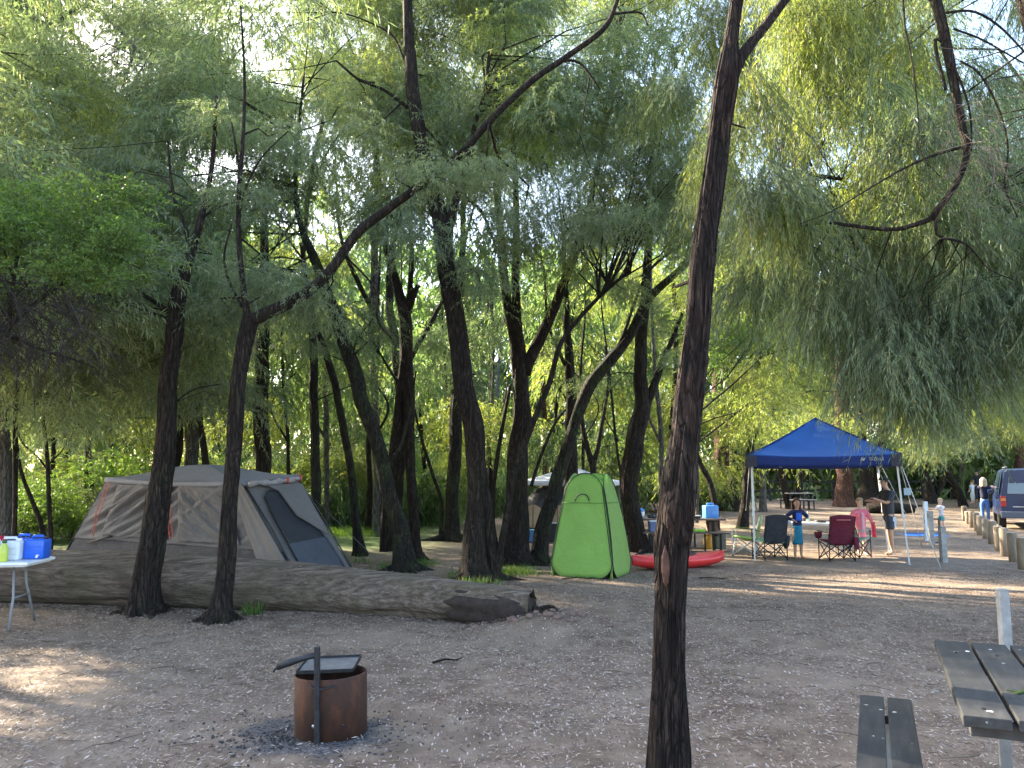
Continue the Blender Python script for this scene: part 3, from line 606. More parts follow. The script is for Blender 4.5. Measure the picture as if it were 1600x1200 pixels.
# ------------------------------------------------------------------ foliage: clumps hung on the nearest tree
LIT = []   # points the low sun reaches through the leaves: (point, radius)
def lit(px, py, r, Y=None): LIT.append(((at(px, py, Y) if Y else G(px, py)), r))
for x, y, r in ((860, 905, .4), (960, 910, .5), (1060, 914, .6), (1140, 918, .9), (1230, 923, 1.0), (1330, 928, 1.1), (1430, 933, 1.2), (1530, 938, 1.2), (1620, 940, 1.2), (1400, 912, .4), (1480, 910, .4), (1560, 910, .45), (1240, 868, .4), (1300, 872, .5), (1360, 872, .5), (1420, 868, .5), (1500, 865, .6), (1560, 868, .5), (900, 940, .35), (60, 1085, .5), (120, 1090, .5), (90, 1110, .4), (1180, 850, .5), (1290, 850, .4)): lit(x, y, r)
for x, y in ((1210, 690), (1260, 680), (1310, 685), (1350, 700)): lit(x, y, .55, 18)
for x in range(1020, 1440, 50):
    for y in range(-40, 330, 50): lit(x, y, .55, 9.0)
for x in range(480, 1010, 100):
    for y in (-30, 60, 140): lit(x, y, .8, 17)
for x in range(440, 1100, 110):
    for y in (470, 560, 650, 730): lit(x, y, 1.0, 30)
for x in range(1180, 1620, 90):
    for y in (640, 720): lit(x, y, 1.2, 37)
LP = np.array([p for p, r in LIT]); LR = np.array([r for p, r in LIT]); SN = np.array(SUN)
def shafted(c, rc):
    d = c[None] - LP; t = d @ SN; q = np.linalg.norm(d - t[:, None] * SN[None], axis=1)
    return bool(np.any((q < LR * .8 + rc * .40) & (t > np.where(LR == .55, .5, 1.3))))
SKYGAP = [(200, 85, 60, 34), (480, 175, 32, 30), (430, 60, 22, 60), (560, 395, 34, 22), (1545, 40, 75, 60), (720, 95, 26, 40), (850, 60, 18, 22), (150, 15, 20, 20), (300, 250, 14, 16)]
def ingap(p, sc):
    v = V(*p) - V(0, 0, EYE); c, s = math.cos(PITCH), math.sin(PITCH)
    yy = v.y * c + v.z * s; zz = -v.y * s + v.z * c
    if yy < .5: return None
    X, Y_ = 800 + F * v.x / yy, 600 - F * zz / yy
    for (gx, gy, rx, ry) in SKYGAP:
        ex = sc * .25 * F / yy
        if ((X - gx) / (rx + ex * .8)) ** 2 + ((Y_ - gy) / (ry + ex * .8)) ** 2 < 1: return None
    return (X, Y_)
ALLSK = np.vstack([T['sk'][:, :3] for T in TREES]); OWN = np.concatenate([[i] * len(T['sk']) for i, T in enumerate(TREES)])
ALLR = np.concatenate([T['sk'][:, 3] for T in TREES])
SKEL_OK = np.array([z > 1.9 for z in ALLSK[:, 2]])
nclump = [0]
def put(p, kind, sc, owner=None, maxd=5.0, gap=True, force=False):
    p = np.array(p, float)
    if not force and shafted(p, sc): return
    if gap and ingap(p, sc) is None: return
    if owner is None:
        d = np.linalg.norm((ALLSK - p) * np.array([1, 1, .8]), axis=1) + np.where(SKEL_OK, 0, 3); j0 = np.argpartition(d, 14)[:14]; j0 = [q for q in j0 if OWN[q] == OWN[int(np.argmin(d))]]; i = int(rnd.choice(j0))
    else:
        sel = np.where(OWN == owner)[0]; d = np.linalg.norm(ALLSK[sel] - p, axis=1) + np.where(SKEL_OK[sel], 0, 3); j = int(rnd.choice(list(np.argpartition(d, min(14, len(d) - 1))[:14]))); i = sel[j]; d = d[j:j + 1]
        TREES[owner]['clumps'].append((p, kind, sc, ALLSK[i], ALLR[i])); return
    T = TREES[OWN[i]]; T['clumps'].append((p, kind, sc, ALLSK[i], ALLR[i]))
def field(x0, x1, y0, y1, Y0, Y1, n, kinds, sc=(.8, 1.2), low=None, **kw):
    k = 0
    while k < n:
        k += 1
        px, py = rnd.uniform(x0, x1), rnd.uniform(y0, y1)
        if low and py > low(px): continue
        put(at(px, py, rnd.uniform(Y0, Y1)), rnd.choice(kinds), rnd.uniform(*sc), **kw)
iR, iL = TREES.index(TR), TREES.index(TL)
# weeping curtain on the right
lowR = lambda x: 420 + min(1, max(0, (x - 1120) / 260)) * 185 + 22 * math.sin(x / 37)
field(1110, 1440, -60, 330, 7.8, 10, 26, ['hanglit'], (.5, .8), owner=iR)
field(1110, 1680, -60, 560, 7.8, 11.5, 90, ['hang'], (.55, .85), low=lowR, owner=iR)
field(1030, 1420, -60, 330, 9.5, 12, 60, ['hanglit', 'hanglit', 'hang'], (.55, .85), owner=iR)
field(1020, 1080, -60, 180, 9.0, 11, 8, ['hanglit'], (.5, .7), owner=iR)
field(1380, 1640, 540, 640, 34, 44, 60, ['hanglit', 'far'], (.9, 1.3))
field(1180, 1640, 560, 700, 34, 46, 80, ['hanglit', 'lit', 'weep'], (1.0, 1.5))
# middle cascade
farflare = 0
lowM = lambda x: 430 + 60 * math.sin(x / 90) - 60 * (x > 440) * (x < 700)
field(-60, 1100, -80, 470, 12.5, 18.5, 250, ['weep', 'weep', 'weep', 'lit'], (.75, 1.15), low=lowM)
field(-60, 800, -80, 200, 13, 20, 90, ['weep', 'weep', 'lit'], (.8, 1.1))
field(780, 1080, 170, 420, 11.5, 15, 22, ['weep'], (.6, .9))
field(-60, 360, 120, 640, 11.5, 17, 62, ['weep'], (.8, 1.2))
field(330, 500, 180, 500, 9.6, 11, 12, ['weep'], (.5, .7))
field(430, 1080, 440, 620, 14, 21, 26, ['weep'], (.4, .7))
field(480, 1040, -60, 200, 13, 20, 44, ['lit', 'weep'], (.8, 1.1))
field(520, 760, 260, 330, 9.5, 10.5, 4, ['weep'], (.35, .5))
# back layers, in and out of the sun
field(-60, 1080, 60, 720, 21, 31, 190, ['weep', 'weep', 'lit', 'far'], (1.1, 1.7))
field(400, 1250, 380, 740, 27, 36, 90, ['lit', 'far'], (1.2, 1.8))
field(1050, 1250, 430, 640, 22, 34, 40, ['lit', 'lit', 'bush'], (1, 1.4))
field(-60, 860, -80, 280, 19, 28, 130, ['weep', 'weep', 'far'], (1.2, 1.7))
def shade(x0, x1, y0, y1, n, La, Lb, kinds=('weep',), sc=(1, 1.5)):  # leaf clumps added between the sun and chosen ground to shade it
    for k in range(n):
        g = G(rnd.uniform(x0, x1), rnd.uniform(y0, y1)); L = rnd.uniform(La, Lb) / math.cos(SUN_EL); q = g + SUN * L
        if q.z < 3.2 or (q.x > -.6 * q.y and q.z < 1.65 + .2 * q.y): continue
        put(q, rnd.choice(kinds), rnd.uniform(*sc))
shade(-100, 600, 960, 1200, 60, 6, 15)
shade(100, 560, 860, 900, 60, 6, 14, ('weep', 'lit'))
shade(500, 1100, 890, 1150, 45, 7, 17)
field(60, 520, -70, 130, 18, 23, 26, ['weep', 'weep', 'lit'], (.9, 1.2), force=True, gap=False)
field(230, 640, -70, 200, 22, 31, 46, ['weep', 'weep', 'lit'], (1.1, 1.6), force=True, gap=False)
field(-60, 1010, -70, 170, 23, 32, 44, ['weep', 'lit'], (1.1, 1.6), force=True)
field(1120, 1660, 330, 620, 8.2, 11.5, 44, ['hang'], (.55, .8), low=lowR, owner=iR, force=True)
field(1240, 1430, 470, 640, 24, 33, 16, ['hanglit', 'weep', 'lit'], (1.0, 1.4), force=True)
for k in range(60):  # clumps added sunward of the grey tent to keep its walls shaded
    q = at(rnd.uniform(130, 560), rnd.uniform(735, 880), 16) + SUN * rnd.uniform(4.5, 13)
    if q.z > 3.4: put(q, 'weep', rnd.uniform(.9, 1.3))
# left bush
field(-60, 225, 300, 470, 7.9, 9.1, 20, ['bush'], (.5, .9), owner=iL)
field(100, 235, 330, 440, 8.0, 8.8, 8, ['bush'], (.4, .6), owner=iL)
# high canopy over and left of the camp, partly above the frame, that keeps the camp in shade
for k in range(120):
    p = (rnd.uniform(-25, 1), rnd.uniform(10, 25), rnd.uniform(4.5, 14.5))
    if p[0] > -.62 * p[1] and p[2] < 1.65 + .62 * p[1] and rnd.random() < .75: continue
    put(p, 'weep', rnd.uniform(1.2, 1.7))
for k in range(75): put((rnd.uniform(-14, -6.5), rnd.uniform(4.5, 13), rnd.uniform(3.6, 9)), 'weep', rnd.uniform(1.0, 1.5))
for k in range(40): put((rnd.uniform(4.5, 12), rnd.uniform(11, 20), rnd.uniform(6.5, 11)), 'weep', rnd.uniform(.8, 1.2))
for T in TREES:
    if not T['clumps']: continue
    mb = MB(); root = T['root']; B = T['base']
    for (p, kind, sc, a, r) in T['clumps']:
        me = rnd.choice(KIND[kind]); o = new('leaf_clump', me, root, V(*p) - B)
        o.rotation_euler = (rnd.uniform(-.15, .15), rnd.uniform(-.15, .15), rnd.uniform(0, 6.28)); s = sc * rnd.uniform(.9, 1.1); o.scale = (s, s, sc); nclump[0] += 1
        A, E = V(*a) - B, V(*p) - B; d = (E - A).length
        if d < 4.5:
            m1 = A.lerp(E, .4) + V(rnd.gauss(0, .12), rnd.gauss(0, .12), rnd.uniform(-.06, .10) * d); m2 = A.lerp(E, .75) + V(rnd.gauss(0, .1), rnd.gauss(0, .1), rnd.uniform(-.05, .08) * d)
            r0 = min(r * .6, (.004 + .002 * d) if T is TR else .010 + .006 * d)
            mb.tube([A, m1, m2, E, E + V(rnd.gauss(0, .15), rnd.gauss(0, .15), -.35 * sc)], [r0, r0 * .75, r0 * .5, r0 * .3, .002], 5, cap=False)
    if mb.v: mb.build('branches', T['mat'], root, True)['kind'] = 'stuff'
print('CLUMPS', nclump[0])

# shrubs behind the camp
ORD = 'first second third fourth fifth sixth seventh eighth ninth tenth eleventh twelfth thirteenth fourteenth fifteenth sixteenth seventeenth eighteenth'.split()
ZONE = {-60: 'left of the grey tent', 100: 'behind the grey tent', 500: 'on the lawn behind the twin stems', 700: 'behind the centre trunks', 1150: 'beyond the far fence'}
def shrub(x, y, s, kind, label):
    r = thing('shrub', label, 'shrub', gz(x, y), rnd.random() * 6, 'shrubs behind the camp'); mb = MB()
    for k in range(5):
        a = rnd.random() * 6.28; mb.tube([(0, 0, -.05), (.25 * s * math.cos(a), .25 * s * math.sin(a), .5 * s), (.5 * s * math.cos(a), .5 * s * math.sin(a), 1.0 * s)], [.02, .014, .005], 5)
    mb.build('stems', TWIG, r)
    for k in range(5):
        o = new('leaf_clump', rnd.choice(KIND[kind]), r, (rnd.uniform(-.5, .5) * s, rnd.uniform(-.5, .5) * s, rnd.uniform(.35, 1.25) * s)); q = s * rnd.uniform(.7, 1.1); o.scale = (q, q, q); o.rotation_euler = (0, 0, rnd.random() * 6)
for (px0, px1, Y0, Y1, n, s0, s1, kinds) in ((-60, 120, 17, 26, 9, .9, 1.5, ['bush', 'weep']), (100, 560, 25, 32, 10, 1.3, 2.2, ['bush', 'lit']), (500, 720, 27, 34, 9, 1.4, 2.4, ['bush', 'far', 'lit']), (700, 1130, 33, 40, 14, 1.3, 2.4, ['bush', 'lit', 'far']), (1150, 1640, 52, 58, 18, 1.6, 2.8, ['bush', 'lit', 'far'])):
    for k in range(n):
        p = at(px0 + (px1 - px0) * (k + rnd.random()) / n, 800, rnd.uniform(Y0, Y1)); kd = rnd.choice(kinds); s_ = rnd.uniform(s0, s1)
        shrub(p.x, p.y, s_, kd, {'bush': ('tall' if s_ > 1.8 else 'low') + ' fresh green leafy shrub ' + ZONE[px0], 'weep': 'grey-green drooping shrub ' + ZONE[px0], 'lit': ('tall' if s_ > 1.8 else 'low') + ' yellow-green shrub ' + ZONE[px0], 'far': ('tall' if s_ > 1.8 else 'low') + ' pale green shrub ' + ZONE[px0]}[kd].replace('tall ', '').replace('low ', '').replace(' shrub', ' shrub, ' + ORD[k] + ' from left among those', 1))

# the far wood closing the view
def woodland():
    V_, F_, R_, n0 = [], [], [], 0; rng = np.random.default_rng(77)
    src = [clumpdata(400 + i, 26, 13, .95, .9, .9, .30, .075, .5, .6) for i in range(3)]
    for k in range(1150):
        a = rng.uniform(-1.0, 1.05); d = rng.uniform(46, 74); x, y = d * math.sin(a * .95), max(40, d * math.cos(a * .95)) + 6
        hmax = 20; z = hz(x, y) + hmax * rng.random() ** .9
        s = rng.uniform(1.7, 2.8); v, f, r, mi = src[rng.integers(0, 3)]; v = v * s; th = rng.random() * 6.28
        c, s_ = math.cos(th), math.sin(th); v = np.stack([v[:, 0] * c - v[:, 1] * s_ + x, v[:, 0] * s_ + v[:, 1] * c + y, v[:, 2] + z], 1)
        V_.append(v); F_.append(f + n0); R_.append(np.clip(r * .8 + rng.uniform(-.1, .25), 0, .9)); n0 += len(v)
    me = rawmesh('woodland', np.vstack(V_), np.vstack(F_), [LEAF_FAR], np.concatenate(R_))
    tag(new('woodland', me), 'far wood of mixed green foliage closing the view beyond the fence', 'woodland', kind='stuff')
woodland()
# distant bare trunks in the far wood
mb = MB(); rg = random.Random(5)
NUM = ORD20 + [q + '-' + r for q, r in zip(['twenty'] * 6, ('first', 'second', 'third', 'fourth', 'fifth', 'sixth'))]
XY = sorted([(rg.uniform(-32, 34), rg.uniform(48, 60)) for k in range(26)], key=lambda q: q[0] / q[1])
for k, (x, y) in enumerate(XY):
    g = hz(x, y) - .2; lean = rg.uniform(-.12, .12)
    if k % 1 == 0: tree3('peppermint_tree', 'distant trunk in the far wood, ' + NUM[k] + ' from the left of the row', [P3((x, y, 0, .16 + .2 * rg.random()), (x + lean * 6, y, 6, .14), (x + lean * 12 + .4, y, 13, .06))], BARK if k % 3 else BARK_GREY, 'distant trunks in the far wood', rough=.05)
# ------------------------------------------------------------------ fallen log
def log():
    m, t, p = nodes('old_log')
    c = coords(t, (.09, 1, 1)); n = N(t, 'TexNoise', Scale=22, Detail=10, Roughness=.72, Distortion=.12); t.links.new(c, n.inputs[0])
    big = N(t, 'TexNoise', Scale=1.7, Detail=5); t.links.new(coords(t), big.inputs[0])
    col = ramp(t, n.outputs['Fac'], [(.28, (.022, .017, .014)), (.44, (.075, .052, .038)), (.6, (.18, .138, .105)), (.8, (.36, .30, .24))])
    col = mixc(t, ramp(t, big.outputs['Fac'], [(.45, (0, 0, 0)), (.68, (.45,) * 3)]), col, (.07, .07, .032))
    t.links.new(col, p.inputs['Base Color']); p.inputs['Roughness'].default_value = .95; bump(t, n.outputs['Fac'], p, .9, .04)
    pts = [(-9.2, 11.7, .33, .38), (-7.2, 11.45, .33, .38), (-5.6, 11.2, .32, .37), (-4.2, 10.95, .30, .345), (-2.8, 10.65, .27, .315), (-1.6, 10.2, .245, .29), (-.75, 9.8, .21, .265), (-.2, 9.55, .19, .25), (.22, 9.38, .17, .235)]
    root = thing('fallen_log', 'long grey fallen log lying in front of the grey tent, hollow at one end', 'log', (-4.2, 10.95, 0))
    Q = catmull([(a - -4.2, b - 10.95, c_, r) for a, b, c_, r in pts], 150); mb = MB(); n_ = len(Q)
    def fn(a, i, p):
        x = p.x
        e = 1 + .10 * mnoise.noise((math.cos(a) * 1.2, math.sin(a) * 1.2, x * .5)) + .07 * mnoise.noise((math.cos(a) * 4, math.sin(a) * 4, x * .9 + 5)) + .05 * mnoise.noise((math.cos(a) * 9, math.sin(a) * 9, x * 3)) + .025 * mnoise.noise((math.cos(a) * 20, math.sin(a) * 20, x * 6))
        k = max(0, min(1, (i - (n_ - 34)) / 20)); k2 = max(0, (i - (n_ - 9)) / 9)
        e -= k * .5 * max(0, math.cos(a - 3.75)) ** .7 * (.75 + .5 * mnoise.noise((math.cos(a) * 2, x * 2.5, 4))) + k2 * .35 * (.5 + mnoise.noise((math.cos(a) * 2.5, math.sin(a) * 2.5, 8)))
        return e
    mb.tube([q[:3] for q in Q], [q[3] for q in Q], 56, cap=False, fn=fn)
    mb.build('trunk', m, root, True)
    # decayed hollow end: rotten core coloured dark for the cavity's shade, jagged shell pieces
    e0 = V(*Q[-1][:3]); d = (V(*Q[-1][:3]) - V(*Q[-10][:3])).normalized(); mi = MB()
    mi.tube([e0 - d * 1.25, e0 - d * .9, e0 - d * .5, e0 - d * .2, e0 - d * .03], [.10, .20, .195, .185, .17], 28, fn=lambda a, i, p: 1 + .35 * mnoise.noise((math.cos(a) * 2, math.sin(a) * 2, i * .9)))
    mi.build('hollow', pm('rotten_hollow_shade', (.028, .019, .014), .95, .5, 14, .6), root, True)
    rg = random.Random(2)
    for k in ():
        a = 2 * math.pi * k / 13; u = V(-d.y, d.x, 0); c0 = e0 + (u * math.cos(a) + V(0, 0, 1) * math.sin(a)) * .205
        L = rg.uniform(.02, .16); s = MB(); tn = (u * -math.sin(a) + V(0, 0, 1) * math.cos(a)); inw = -(c0 - e0).normalized() * .05
        w_ = .04
        s.add([c0 - tn * w_ - d * .12, c0 + tn * w_ - d * .12, c0 + tn * w_ * .8 + d * L * .6, c0 + d * L, c0 - tn * w_ * .8 + d * L * .5] + [q + inw for q in (c0 - tn * w_ - d * .12, c0 + tn * w_ - d * .12, c0 + tn * w_ * .8 + d * L * .6, c0 + d * L, c0 - tn * w_ * .8 + d * L * .5)], [(0, 1, 2, 3, 4), (9, 8, 7, 6, 5), (0, 5, 6, 1), (1, 6, 7, 2), (2, 7, 8, 3), (3, 8, 9, 4), (4, 9, 5, 0)])
        s.build('splinter', m, root)
    # peeling slabs of bark along the top near the right end
    for k in range(7):
        i = n_ - 34 - int(k * 3.3); q = Q[i]; a = rg.uniform(.3, 2.6); c0 = V(*q[:3]) + V(0, -math.cos(a), math.sin(a)) * q[3] * .99
        s = MB(); s.box(c0, (rg.uniform(.18, .5), rg.uniform(.03, .07), .018), M=Matrix.Rotation(-.38, 3, 'Z') @ Matrix.Rotation(math.pi / 2 - a, 3, 'X') @ Matrix.Rotation(rg.gauss(0, .06), 3, 'Y'))
        s.build('bark_slab', m, root, bevel=.008)
log()
# earth and roots heaped at the right end
mb = MB(); rg = random.Random(4)
for k in range(60):
    x, y = rg.gauss(.35, .36), rg.gauss(9.3, .18); s = rg.uniform(.01, .055)
    mb.lathe((x, y, hz(x, y)), [(s * .7, -s * .5), (s, 0), (s * .7, s * .45), (s * .2, s * .6)], 7, 1.5, 1, Matrix.Rotation(rg.random() * 6, 3, 'Z'))
tag(mb.build('soil_clods', pm('soil', (.14, .09, .07), .95, .3, 20, .6, 50), smooth=True), 'reddish soil clods heaped at the broken end of the fallen log', 'soil', kind='stuff')

for k, (a, L) in enumerate(((-.5, .35), (.9, .3), (-1.2, .3))):
    mb = MB(); pts = []
    for j in range(7):
        t = j / 6; x, y = .25 + L * t * math.cos(a + .3 * math.sin(4 * t)), 9.28 + L * t * math.sin(a + .3 * math.sin(4 * t)) * .6; pts.append((x - .25, y - 9.28, hz(x, y) + .035 * math.sin(3 * t + k) + .01))
    mb.tube(pts, [.035 * (1 - .8 * j / 6) for j in range(7)], 7)
    mb.build('root', BARK, bpy.data.objects['fallen_log'], True, loc=V(.25 + 4.2, 9.28 - 10.95, 0))
# sticks on the ground
for k, (px, py, L, a, l) in enumerate(((905, 905, .6, .2, 'thin fallen stick in front of the green tent'), (1115, 905, .5, -.2, 'short stick on the ground right of the red kayak'), (860, 850, .35, .9, 'curved stick standing off the foot of the arching trunk'), (700, 1035, .3, .5, 'small dark stick right of the fire ring'), (790, 930, .5, .1, 'dark root stick lying behind the log end'))):
    g = G(px, py); mb = MB(); c, s = math.cos(a), math.sin(a)
    mb.tube([(-L / 2 * c, -L / 2 * s, .012), (-.1 * L * c, .02 - .1 * L * s, .025), (.3 * L * c, .3 * L * s - .02, .014), (L / 2 * c, L / 2 * s, .03)], [.012, .010, .008, .004], 6)
    tag(mb.build('stick', BARK, None, loc=g), l, 'stick')

# ------------------------------------------------------------------ fire ring
STEEL = pm('dark_steel', (.03, .03, .034), .55, .35, 25, .2, 60, .6, dirt=.3)
def fire_ring():
    m, t, p = nodes('rusty_steel'); c = coords(t, (1, 1, .5)); n = N(t, 'TexNoise', Scale=9, Detail=8, Roughness=.7); t.links.new(c, n.inputs[0])
    col = ramp(t, n.outputs['Fac'], [(.3, (.035, .018, .014)), (.5, (.055, .024, .015)), (.68, (.11, .042, .020)), (.85, (.17, .08, .04))])
    t.links.new(col, p.inputs['Base Color']); p.inputs['Roughness'].default_value = .8; p.inputs['Metallic'].default_value = .25; bump(t, n.outputs['Fac'], p, .4, .01)
    r = thing('fire_ring', 'rusty steel fire ring with swing handle post, standing in ash', 'fire ring', FR, .0); r.rotation_euler = (.0, -.03, 0)
    ro, ri, h = .237, .229, .385; mb = MB()
    mb.lathe((0, 0, 0), [(ro, -.03), (ro, h - .004), (ro - .002, h), (ri, h), (ri, h - .006), (ri, .02), (.001, .02)], 64); mb.build('drum', m, r, True, bevel=.0)
    mb = MB(); mb.lathe((0, 0, 0), [(ri - .004, .021), (.15, .09), (.001, .12)], 24); mb.build('ash_bed', pm('ash', (.05, .048, .05), .95, .6, 30, .8), r, True)
    px = -.030; py = -ro - .018
    mb = MB(); mb.box((px, py, .30), (.034, .034, .60)); mb.build('post', STEEL, r, bevel=.003)
    mb = MB(); mb.tube([(px, py, .552), (px - .09, py - .01, .533), (px - .17, py - .02, .513), (px - .245, py - .03, .492)], [.016, .019, .023, .024], 14); mb.tube([(px - .24, py - .03, .488), (px - .262, py - .03, .475), (px - .27, py - .03, .458)], [.010, .008, .006], 8); mb.build('handle', STEEL, r, True)
    mb = MB(); mb.bar((px, py - .012, .335), (px - .05, py + .022, .350), .012); mb.bar((px, py - .012, .335), (px + .115, py + .03, .352), .012); mb.bar((px + .012, py - .02, .30), (px + .012, py - .02, .22), .012); mb.build('bracket', STEEL, r)
    for q, (a, z) in enumerate(((-1.83, .105), (-1.03, .098))):
        x, y = (ro + .001) * math.cos(a), (ro + .001) * math.sin(a); mb = MB()
        mb.lathe((x, y, z), [(.001, -.006), (.010, -.004), (.011, .001), (.008, .003), (.001, .004)], 12, M=Matrix.Rotation(a, 3, 'Z') @ Matrix.Rotation(math.pi / 2, 3, 'Y')); mb.build('vent_bolt', pm('bright_bolt', (.42, .40, .37), .4, .1, 10, 0, metal=.7) if not q else STEEL, r, True)
    hp = thing('hotplate', 'flat grey steel barbecue plate leaning across the back rim of the fire ring', 'hotplate', FR + V(-.048, .13, .402), .04); hp.rotation_euler = (R(3), R(-2), .03)
    pl = pm('hotplate_steel', (.17, .18, .20), .38, .3, 14, .1, 30, .55, dirt=.5)
    mb = MB(); mb.box((0, .0, .0), (.37, .33, .008)); mb.build('plate', pl, hp, bevel=.002)
    for a, b in (((-.187, -.165, .006), (-.187, .165, .006)), ((.187, -.165, .006), (.187, .165, .006)), ((-.187, .168, .008), (.187, .168, .008)), ((-.187, -.168, .004), (.187, -.168, .004))):
        mb = MB(); mb.bar(a, b, .007, .022); mb.build('plate_edge', STEEL, hp)
fire_ring()

# ------------------------------------------------------------------ near picnic table and bench
def planks_mat():
    m, t, p = nodes('painted_plank'); c = coords(t, (1, .12, 1)); n = N(t, 'TexNoise', Scale=30, Detail=7, Roughness=.65); t.links.new(c, n.inputs[0])
    oi = N(t, 'ObjectInfo'); col = ramp(t, n.outputs['Fac'], [(.3, (.015, .015, .015)), (.55, (.028, .028, .029)), (.8, (.055, .054, .052))])
    n2 = N(t, 'TexNoise', Scale=5, Detail=6); t.links.new(coords(t), n2.inputs[0])
    col = mixc(t, ramp(t, n2.outputs['Fac'], [(.55, (0, 0, 0)), (.75, (.5,) * 3)]), col, (.062, .066, .062))
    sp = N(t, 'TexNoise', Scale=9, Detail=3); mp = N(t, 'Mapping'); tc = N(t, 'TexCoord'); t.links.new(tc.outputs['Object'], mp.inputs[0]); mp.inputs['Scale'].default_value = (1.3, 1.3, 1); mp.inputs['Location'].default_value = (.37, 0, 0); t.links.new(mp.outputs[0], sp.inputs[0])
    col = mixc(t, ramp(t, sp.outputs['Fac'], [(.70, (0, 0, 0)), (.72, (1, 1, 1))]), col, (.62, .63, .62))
    t.links.new(col, p.inputs['Base Color']); p.inputs['Roughness'].default_value = .62; bump(t, n.outputs['Fac'], p, .35, .006)
    return m
PLANK = planks_mat(); GALV = pm('galvanised_steel', (.25, .26, .27), .5, .2, 18, .05, 50, .5)
def near_table():
    far = at(1459, 994, 4.72); near_ = at(1510, 1113, 3.08)
    far.z = near_.z = .75; d = (near_ - far); d.z = 0; L = 1.62; ang = math.atan2(far.y - near_.y, far.x - near_.x) - math.pi / 2
    r = thing('picnic_table', 'dark plank picnic table top on a steel leg at the lower right edge', 'picnic table', (far.x, far.y, 0), ang)
    # local: x right across, y along away (0 at far end, negative towards camera)
    pw, gap = .166, .020
    for k in range(5):
        mb = MB(); x0 = k * (pw + gap); mb.box((x0 + pw / 2, -L / 2 + rnd.uniform(-.006, .006), .728), (pw, L, .044)); o = mb.build('plank', PLANK, r, bevel=.004)
    W = 5 * pw + 4 * gap
    for y in (-.35, -L + .12):
        mb = MB(); mb.box((W / 2, y, .678), (W - .06, .07, .054)); mb.build('batten', pm('dark_timber', (.045, .045, .048), .8, .3, 20, .3), r, bevel=.004)
    for y in (-.35, -L + .30):
        mb = MB(); mb.box((W / 2 - .18, y, .33), (.055, .055, .66)); mb.build('leg', GALV, r, bevel=.004)
    mb = MB(); mb.bar((W / 2 - .18, -L + .3, .36), (W / 2 + .3, -L + .3, .64), .04); mb.build('brace', GALV, r)
    # fastening marks: bolts
    for k in range(4):
        for y in (-.35, -L + .12):
            mb = MB(); mb.lathe((k * (pw + gap) + pw / 2, y, .7495), [(.009, 0), (.009, .004), (.004, .006)], 10); mb.build('bolt', STEEL, r)
    bf = at(1383, 1073, 4.66); bn = at(1400, 1200, 3.33)
    b = thing('bench', 'dark two-plank bench seat beside the picnic table at the bottom right', 'bench', (bf.x, bf.y, 0), ang)
    for k in range(2):
        mb = MB(); mb.box((-.07 + k * .138, -.95, .43), (.122, 1.9, .042)); mb.build('plank', PLANK, b, bevel=.004)
    for y in (-.25, -1.6):
        mb = MB(); mb.box((0, y, .39), (.22, .05, .036)); mb.build('batten', STEEL, b); mb = MB(); mb.box((0, y, .19), (.05, .05, .38)); mb.build('leg', GALV, b, bevel=.003)
    leafy = MB(); leafy.box((0, 0, .004), (.05, .02, .006), .4); leafy.box((.03, .02, .004), (.05, .008, .006), 1.1); leafy.box((-.02, .02, .006), (.04, .01, .004), -.6)
    q = at(1592, 1068, 3.55); tag(leafy.build('leaf_scrap', LEAF_BUSH, None, loc=(q.x, q.y, .751)), 'small green leafy twig lying on the dark picnic table', 'leaf')
near_table()
def post(px, pyb, pyt, w_, label, mat=None, name='post', Y=None):
    g = G(px, pyb) if Y is None else at(px, 900, Y); g.z = hz(g.x, g.y); h = at(px, pyt, g.y).z - g.z
    r = thing(name, label, 'post', g, rnd.uniform(-.15, .15)); mb = MB(); mb.box((0, 0, h / 2 - .05), (w_, w_, h + .1)); mb.build('shaft', mat or GALV, r, bevel=.004)
    mb = MB(); mb.box((0, 0, h + .004), (w_ + .006, w_ + .006, .008)); mb.build('cap', mat or GALV, r); return r
POSTG = pm('grey_post', (.27, .27, .26), .7, .3, 12, .2)
post(1564, 1120, 922, .062, 'square grey steel post standing behind the near picnic table', POSTG, Y=5.6)
post(1475, 879, 823, .11, 'short grey post on open ground in front of the small toddler', POSTG)
post(1456, 851, 799, .12, 'grey post beside the black folding frame', POSTG)
post(1449, 845, 784, .10, 'pale blue-white post top close behind the grey post', pm('pale_post', (.62, .68, .74), .6, .1, 10, 0))

